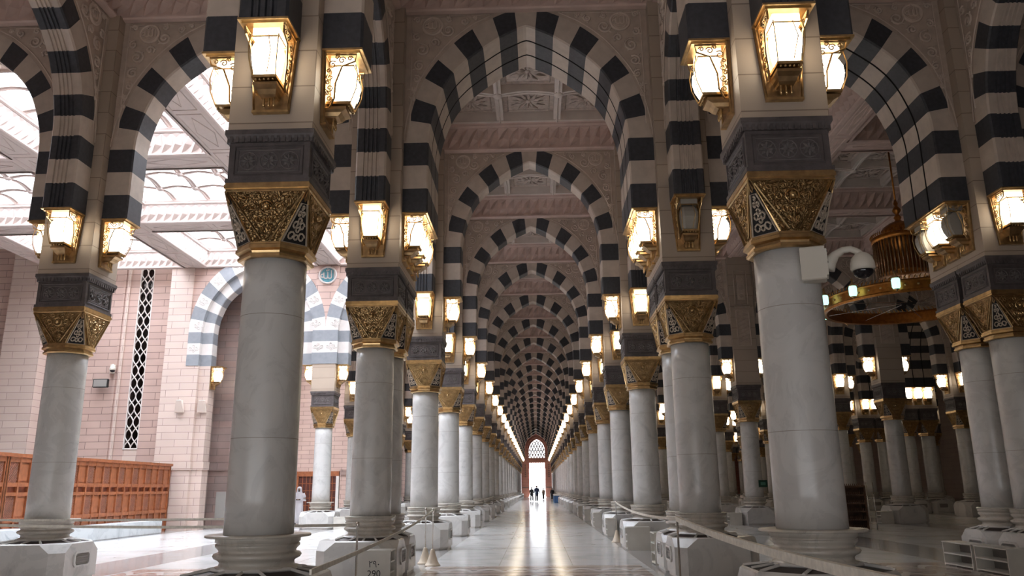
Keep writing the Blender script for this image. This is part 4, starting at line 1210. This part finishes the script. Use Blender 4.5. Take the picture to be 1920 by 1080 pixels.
# ------------------------------------------------------------------ chandelier
root = empty('ring_chandelier', (12.0, 25.0, 0))
zc = 7.05; R = 2.55
b = MB(); n = 96
prof = [(-.08, -.20), (.02, -.22), (.06, -.16), (.03, -.12), (.03, .10), (.06, .14), (.02, .18), (-.05, .18), (-.07, .12), (-.08, -.20)]
for i in range(n):
    a0, a1 = 2*PI*i/n, 2*PI*(i+1)/n
    for (r0, z0), (r1, z1) in zip(prof, prof[1:]):
        b.face([((R+r0)*math.cos(a0), (R+r0)*math.sin(a0), zc+z0), ((R+r0)*math.cos(a1), (R+r0)*math.sin(a1), zc+z0), ((R+r1)*math.cos(a1), (R+r1)*math.sin(a1), zc+z1), ((R+r1)*math.cos(a0), (R+r1)*math.sin(a0), zc+z1)], 'cgold', True)
b.build('ring_band', root)
b = MB()
for i in range(120):
    a = 2*PI*i/120; r0 = R; 
    b.tube([(r0*math.cos(a), r0*math.sin(a), zc+.17), ((r0+.03)*math.cos(a+.012), (r0+.03)*math.sin(a+.012), zc+.24), (r0*math.cos(a+.03), r0*math.sin(a+.03), zc+.30)], [.014, .018, .004], 'cgold', 4, True)
b.build('crest', root)
b = MB()
for i in range(48):
    a = 2*PI*(i+.5)/48; b.sphere(((R+.04)*math.cos(a), (R+.04)*math.sin(a), zc), .035, 'gold2', 8, 5)
b.build('boss_beading', root)
for i in range(8):
    a = 2*PI*i/8+.2; b = MB(); b.tube([(R*math.cos(a), R*math.sin(a), zc+.15), (.82*math.cos(a), .82*math.sin(a), 8.25)], .012, 'steel', 5, False); b.build('stay_rod', root)
    b = MB(); b.tube([(R*math.cos(a), R*math.sin(a), zc-.12), (.25*math.cos(a+.5), .25*math.sin(a+.5), zc-.05)], .012, 'steel', 5, False); b.build('spoke', root)
b = MB(); b.lathe([(.80, 7.95), (.80, 8.00), (.78, 8.02), (.78, 9.0), (.80, 9.02), (.88, 9.05), (.88, 9.20), (.80, 9.24)], 'cgold', 48); b.build('drum', root)
b = MB()
for i in range(44):
    a = 2*PI*i/44; b.tube([(.83*math.cos(a), .83*math.sin(a), 9.04), (.84*math.cos(a), .84*math.sin(a), 8.5), (.83*math.cos(a), .83*math.sin(a), 7.85)], [.03, .034, .02], 'tube', 5)
b.build('crystal_fringe', root)
b = MB()
for i in range(60):
    a = 2*PI*i/60; b.tube([(.86*math.cos(a), .86*math.sin(a), 9.18), (.90*math.cos(a), .90*math.sin(a), 9.26), (.86*math.cos(a), .86*math.sin(a), 9.34)], [.016, .02, .004], 'cgold', 4)
b.lathe([(.62, 9.2), (.62, 9.28), (.58, 9.42), (.48, 9.56), (.30, 9.68), (.14, 9.74), (.08, 9.80), (.12, 9.88), (.07, 9.96), (.05, 10.0), (.13, 10.10), (.13, 10.16), (.04, 10.28), (.07, 10.36), (.03, 10.5)], 'cgold', 24)
b.build('dome_finial', root)
b = MB(); b.lathe([(.028, 10.4), (.028, 12.35)], 'cgold', 10); b.lathe([(.14, 12.24), (.12, 12.35)], 'gold2', 16); b.build('hanging_rod', root)
def lan(name):
    r_ = empty(name)
    b = MB(); b.lathe([(.085, -.16), (.115, -.10), (.12, .10), (.10, .16)], 'mint', 12); b.build('glass_shade', r_)
    b = MB(); b.lathe([(.12, .15), (.09, .20), (.04, .24), (.02, .30), (.035, .34), (.01, .40)], 'gold2', 12); b.lathe([(.09, -.165), (.03, -.20), (.01, -.24)], 'gold2', 12); b.build('shade_cap', r_)
    return r_
lm = lan('lamp_cup'); mesh_kids = [c for c in lm.children]
first = True
for i in range(14):
    a = 2*PI*i/14+.13
    L_ = lm if first else copy_tree(lm)
    first = False
    L_.location = ((R+.26)*math.cos(a), (R+.26)*math.sin(a), zc+.02)
    L_.parent = root
tag(root, 'large gold ring chandelier with mint glass lamps hanging in the dim hall', 'chandelier')

# ------------------------------------------------------------------ people
def skinned(name, verts, edges, radii, mat, parent=None, root_i=0, sub=2):
    me = bpy.data.meshes.new(name); me.from_pydata(verts, edges, []); me.materials.append(M[mat])
    o = bpy.data.objects.new(name, me); COL.objects.link(o)
    if parent: o.parent = parent
    sk = o.modifiers.new('Skin', 'SKIN'); sk.use_smooth_shade = True
    me.skin_vertices.new() if not me.skin_vertices else None
    for i, r in enumerate(radii):
        me.skin_vertices[0].data[i].radius = (r, r) if not isinstance(r, tuple) else r
        me.skin_vertices[0].data[i].use_root = (i == root_i)
    s = o.modifiers.new('Subdivision', 'SUBSURF'); s.levels = sub; s.render_levels = sub
    dg = bpy.context.evaluated_depsgraph_get(); dg.update()
    nm = bpy.data.meshes.new_from_object(o.evaluated_get(dg))
    for p in nm.polygons: p.use_smooth = True
    if not nm.materials: nm.materials.append(M[mat])
    o.modifiers.clear(); o.data = nm
    return o
def person(stride=.0, arms='hold', mat='skin'):
    """figure facing -y, feet at z=0, 1.72 m; one continuous body with five-fingered hands"""
    V = []; E = []; Rr = []
    def v(x, y, z, r, link=None):
        V.append((x, y, z)); Rr.append(r); i = len(V)-1
        if link is not None: E.append((link, i))
        return i
    pel = v(0, 0, .93, (.155, .11))
    sp = v(0, .01, 1.10, (.135, .10), pel); ch = v(0, .01, 1.30, (.165, .115), sp); ne = v(0, 0, 1.45, .06, ch); hd0 = v(0, -.01, 1.53, .065, ne); hd = v(0, -.015, 1.60, (.078, .095), hd0); ht = v(0, 0, 1.68, (.065, .08), hd)
    nose = v(0, -.115, 1.585, .016, hd)
    for s in (-1, 1):
        hip = v(s*.09, 0, .88, .095, pel); f = -.17*stride*s
        kn = v(s*.10, f-.02, .50, .062, hip); an = v(s*.10, f*1.5+.04+.04*stride, .09, .040, kn); toe = v(s*.11, f*1.5-.13, .035, .035, an)
        shd = v(s*.19, .01, 1.40, .062, ch)
        if arms == 'hold': el = v(s*.25, .03, 1.13, .046, shd); wr = v(s*.07, -.20, 1.14, .030, el); dirv = Vector((-s*.5, -.75, .1)).normalized(); up = Vector((0, 0, 1))
        else: el = v(s*.235, .04, 1.13, .046, shd); wr = v(s*.25, -.05, .90, .030, el); dirv = Vector((0, -.15, -1)).normalized(); up = Vector((0, 1, 0))
        w = Vector(V[wr]); pm = w+dirv*.055; pi = v(*pm, (.032, .022), wr)
        side = dirv.cross(up).normalized()
        for k in range(4):
            L = (.065, .075, .070, .055)[k]; b0 = pm+dirv*.035+side*(k-1.5)*.020
            a = v(*b0, .009, pi); c2 = v(*(b0+dirv*L*.6-up*.008), .0085, a); v(*(b0+dirv*L-up*.03), .0075, c2)
        t0 = pm+side*-.035; a = v(*t0, .011, pi); v(*(t0+dirv*.035-side*.02), .009, a)
    return V, E, Rr
def robe(prof, mat, name, parent, fold=.03, n=40):
    b = MB(); rings = []
    for z, rx, ry, cy in prof:
        rings.append([(rx*math.cos(a)*(1+fold*math.sin(7*a+z*2)*(1.4-min(z, 1.3))), cy+ry*math.sin(a)*(1+fold*math.sin(7*a+z*2)*(1.4-min(z, 1.3))), z) for a in [2*PI*q/n for q in range(n)]])
    b.loft(rings, mat, True, True); return b.build(name, parent)
def sleeve(pts, rs, mat, parent):
    b = MB(); b.tube(pts, rs, mat, 14); return b.build('sleeve', parent)
def head_bits(root, scarf=None, beard=True):
    b = MB()
    for s in (-1, 1):
        b.sphere((s*.03, -.095, 1.605), .010, 'ink', 8, 5); b.tube([(s*.015, -.10, 1.628), (s*.045, -.096, 1.63)], .004, 'hair', 4)
        b.sphere((s*.082, .0, 1.59), .020, 'skin', 8, 5, (.5, 1, 1.4))
    b.tube([(-.022, -.10, 1.545), (0, -.108, 1.543), (.022, -.10, 1.545)], .005, 'brownw', 5); b.build('face_features', root)
    if beard:
        b = MB(); b.sphere((0, -.07, 1.53), .05, 'hair', 12, 8, (1.1, .8, 1)); b.build('beard', root)
P1 = empty('person', (-11.35, 39.0, FZ), math.radians(8))
V_, E_, R_ = person(0, 'hold'); skinned('body', V_, E_, R_, 'skin', P1)
robe([(.05, .24, .18, 0), (.4, .22, .165, 0), (.8, .21, .16, 0), (1.05, .195, .15, 0), (1.3, .215, .15, .01), (1.42, .19, .12, .01), (1.485, .08, .075, 0), (1.50, .06, .06, 0)], 'robe', 'robe', P1)
for s in (-1, 1): sleeve([(s*.18, .01, 1.42), (s*.25, .03, 1.25), (s*.27, .03, 1.12), (s*.17, -.10, 1.13), (s*.09, -.18, 1.14)], [.07, .075, .075, .065, .055], 'robe', P1)
b = MB(); b.lathe([(.165, 1.33), (.16, 1.42), (.125, 1.52), (.115, 1.60), (.11, 1.66), (.085, 1.715), (.02, 1.74)], 'robe', 24, (0, .03)); b.build('head_scarf', P1)
head_bits(P1)
b = MB(); b.box(-.09, .09, -.30, -.27, 1.10, 1.16, 'ink', .006); b.build('held_phone', P1)
b = MB()
for s in (-1, 1): b.sphere((s*.11, -.08, .04), .09, 'ink', 10, 6, (.55, 1.5, .45))
b.build('shoe', P1)
for c in list(P1.children):
    if c.name.startswith('held_phone'):
        c.parent = None; c.name = 'mobile_phone'; c.location = P1.location; c.rotation_euler = P1.rotation_euler; tag(c, 'dark phone held by the person in the white robe', 'phone')
tag(P1, 'person in a long white robe and white headscarf looking down at a phone', 'person', kind='thing')
def walker(loc, rz, cloth, lab, stride=.8, sc_=1.0, arms='walk'):
    r_ = empty('person', (loc[0], loc[1], FZ), rz); r_.scale = (sc_,)*3
    V_, E_, R_ = person(stride, arms); skinned('body', V_, E_, R_, 'skin', r_)
    robe([(.62, .20, .15, 0), (.9, .19, .15, 0), (1.1, .175, .13, 0), (1.3, .21, .145, .01), (1.42, .19, .12, .01), (1.485, .075, .07, 0)], cloth, 'coat', r_)
    for s in (-1, 1):
        f = -.17*stride*s
        b = MB(); b.tube([(s*.09, 0, .9), (s*.10, f-.02, .5), (s*.10, f*1.5+.05, .10)], [.11, .085, .07], 'blackc', 12); b.build('trouser_leg', r_)
        sleeve([(s*.18, .01, 1.42), (s*.225, .04, 1.25), (s*.24, .04, 1.12), (s*.25, -.04, .94)], [.07, .065, .06, .045], cloth, r_)
    b = MB(); b.lathe([(.10, 1.56), (.105, 1.62), (.09, 1.69), (.03, 1.725)], 'hair', 16, (0, .015)); b.build('hair', r_)
    head_bits(r_, beard=False)
    tag(r_, lab, 'person', kind='thing')
walker((.0, 97, 0), 0, 'navy', 'person in navy blue walking in the middle of the aisle', 1.0, 1.08)
walker((-.62, 101, 0), .3, 'blackc', 'person in dark clothes walking just left of the one in navy', .6, .98)
walker((.95, 118, 0), -.5, 'tan', 'person in tan clothes near the far doorway', .3, .9)
walker((2.1, 112, 0), -.2, 'blackc', 'small distant person in black at the right of the far doorway', .2, .9)
for i, (x, y) in enumerate(((2.2, 88), (2.25, 93), (2.3, 98))):
    b = MB(); b.box(-.35, .35, -.35, .35, 0, .75, 'bluebin', .05); b.box(-.37, .37, -.37, .37, .75, .82, 'white', .02)
    o = b.build('water_cart', None, (x, y, FZ)); tag(o, f"small blue and white cart far down the right side, {ORD[i+1]} of three", 'cart', 'blue and white carts far down the aisle')

# ------------------------------------------------------------------ camera
f, pitch, yaw, roll = 1488.9466, .2477, -.0278, -.0116
f = FOC = 1488.95
pitch = math.radians(14.18941584); yaw = math.radians(-1.5939423); roll = math.radians(-0.66328966)
def w(d):
    c, s = math.cos(pitch), math.sin(pitch); d = Vector((d[0], c*d[1]-s*d[2], s*d[1]+c*d[2]))
    c, s = math.cos(yaw), math.sin(yaw); return Vector((c*d[0]+s*d[1], -s*d[0]+c*d[1], d[2]))
c, s = math.cos(roll), math.sin(roll)
right = w((c, 0, s)); up = w((-s, 0, c)); fwd = w((0, 1, 0))
mat = Matrix(((right.x, up.x, -fwd.x, .0545), (right.y, up.y, -fwd.y, 0), (right.z, up.z, -fwd.z, 1.43), (0, 0, 0, 1)))
cd = bpy.data.cameras.new('camera'); cam = bpy.data.objects.new('camera', cd); COL.objects.link(cam); cam.matrix_world = mat
cd.sensor_width = 36; cd.lens = FOC/1920*36; cd.clip_end = 1000; cd.clip_start = .05
sc.camera = cam

# ------------------------------------------------------------------ light
wd = bpy.data.worlds.new('sky'); sc.world = wd; wd.use_nodes = True; nt = wd.node_tree
bg = nt.nodes['Background']; 
tc = nt.nodes.new('ShaderNodeTexCoord'); sx = nt.nodes.new('ShaderNodeSeparateXYZ'); nt.links.new(tc.outputs['Generated'], sx.inputs[0])
mr = nt.nodes.new('ShaderNodeMapRange'); mr.inputs[1].default_value = .12; mr.inputs[2].default_value = .55; mr.inputs[3].default_value = 4.5; mr.inputs[4].default_value = 28.0
nt.links.new(sx.outputs[2], mr.inputs[0]); nt.links.new(mr.outputs[0], bg.inputs[1])      # overcast sky, brightest overhead
bg.inputs[0].default_value = (.93, .96, 1, 1)
def area(name, loc, rot, sx, sy, power, col, portal=False):
    l = bpy.data.lights.new(name, 'AREA'); l.shape = 'RECTANGLE'; l.size = sx; l.size_y = sy; l.energy = power; l.color = col
    if portal: l.cycles.is_portal = True
    o = bpy.data.objects.new(name, l); COL.objects.link(o); o.location = loc; o.rotation_euler = rot; return o
area('skylight_portal', (-12, 25.1, 12.6), (0, 0, 0), 17, 17.6, 1, (1, 1, 1), True)
area('added_passage_light_portal', (-15, 46.1, 12.6), (0, 0, 0), 11.4, 11.6, 1, (1, 1, 1), True)  # samples the sky through the glazed bays added over the left passage
area('added_side_light_portal', (-6, 85, 12.6), (0, 0, 0), 5.2, 53, 1, (1, 1, 1), True)  # samples the sky through the added strip of bays left of the aisle
area('added_front_light_portal', (-4.5, -8.1, 1.15), (PI/2, 0, 0), 19, 2.3, 1, (1, 1, 1), True)  # samples the sky through the fill opening added in the front wall
area('doorway_portal', (.12, END_Y+.5, 5), (-PI/2, 0, 0), 3, 10, 1, (1, 1, 1), True)
sc.view_settings.view_transform = 'Standard'; sc.view_settings.look = 'None'; sc.view_settings.exposure = 0; sc.view_settings.gamma = 1
sc.view_settings.use_curve_mapping = False
try:
    sc.cycles.use_denoising = True; sc.cycles.max_bounces = 10; sc.cycles.diffuse_bounces = 6; sc.cycles.glossy_bounces = 4; sc.cycles.transparent_max_bounces = 8
    sc.cycles.sample_clamp_indirect = 6; sc.cycles.caustics_reflective = False; sc.cycles.caustics_refractive = False; sc.cycles.use_light_tree = True
except Exception as e: print(e)
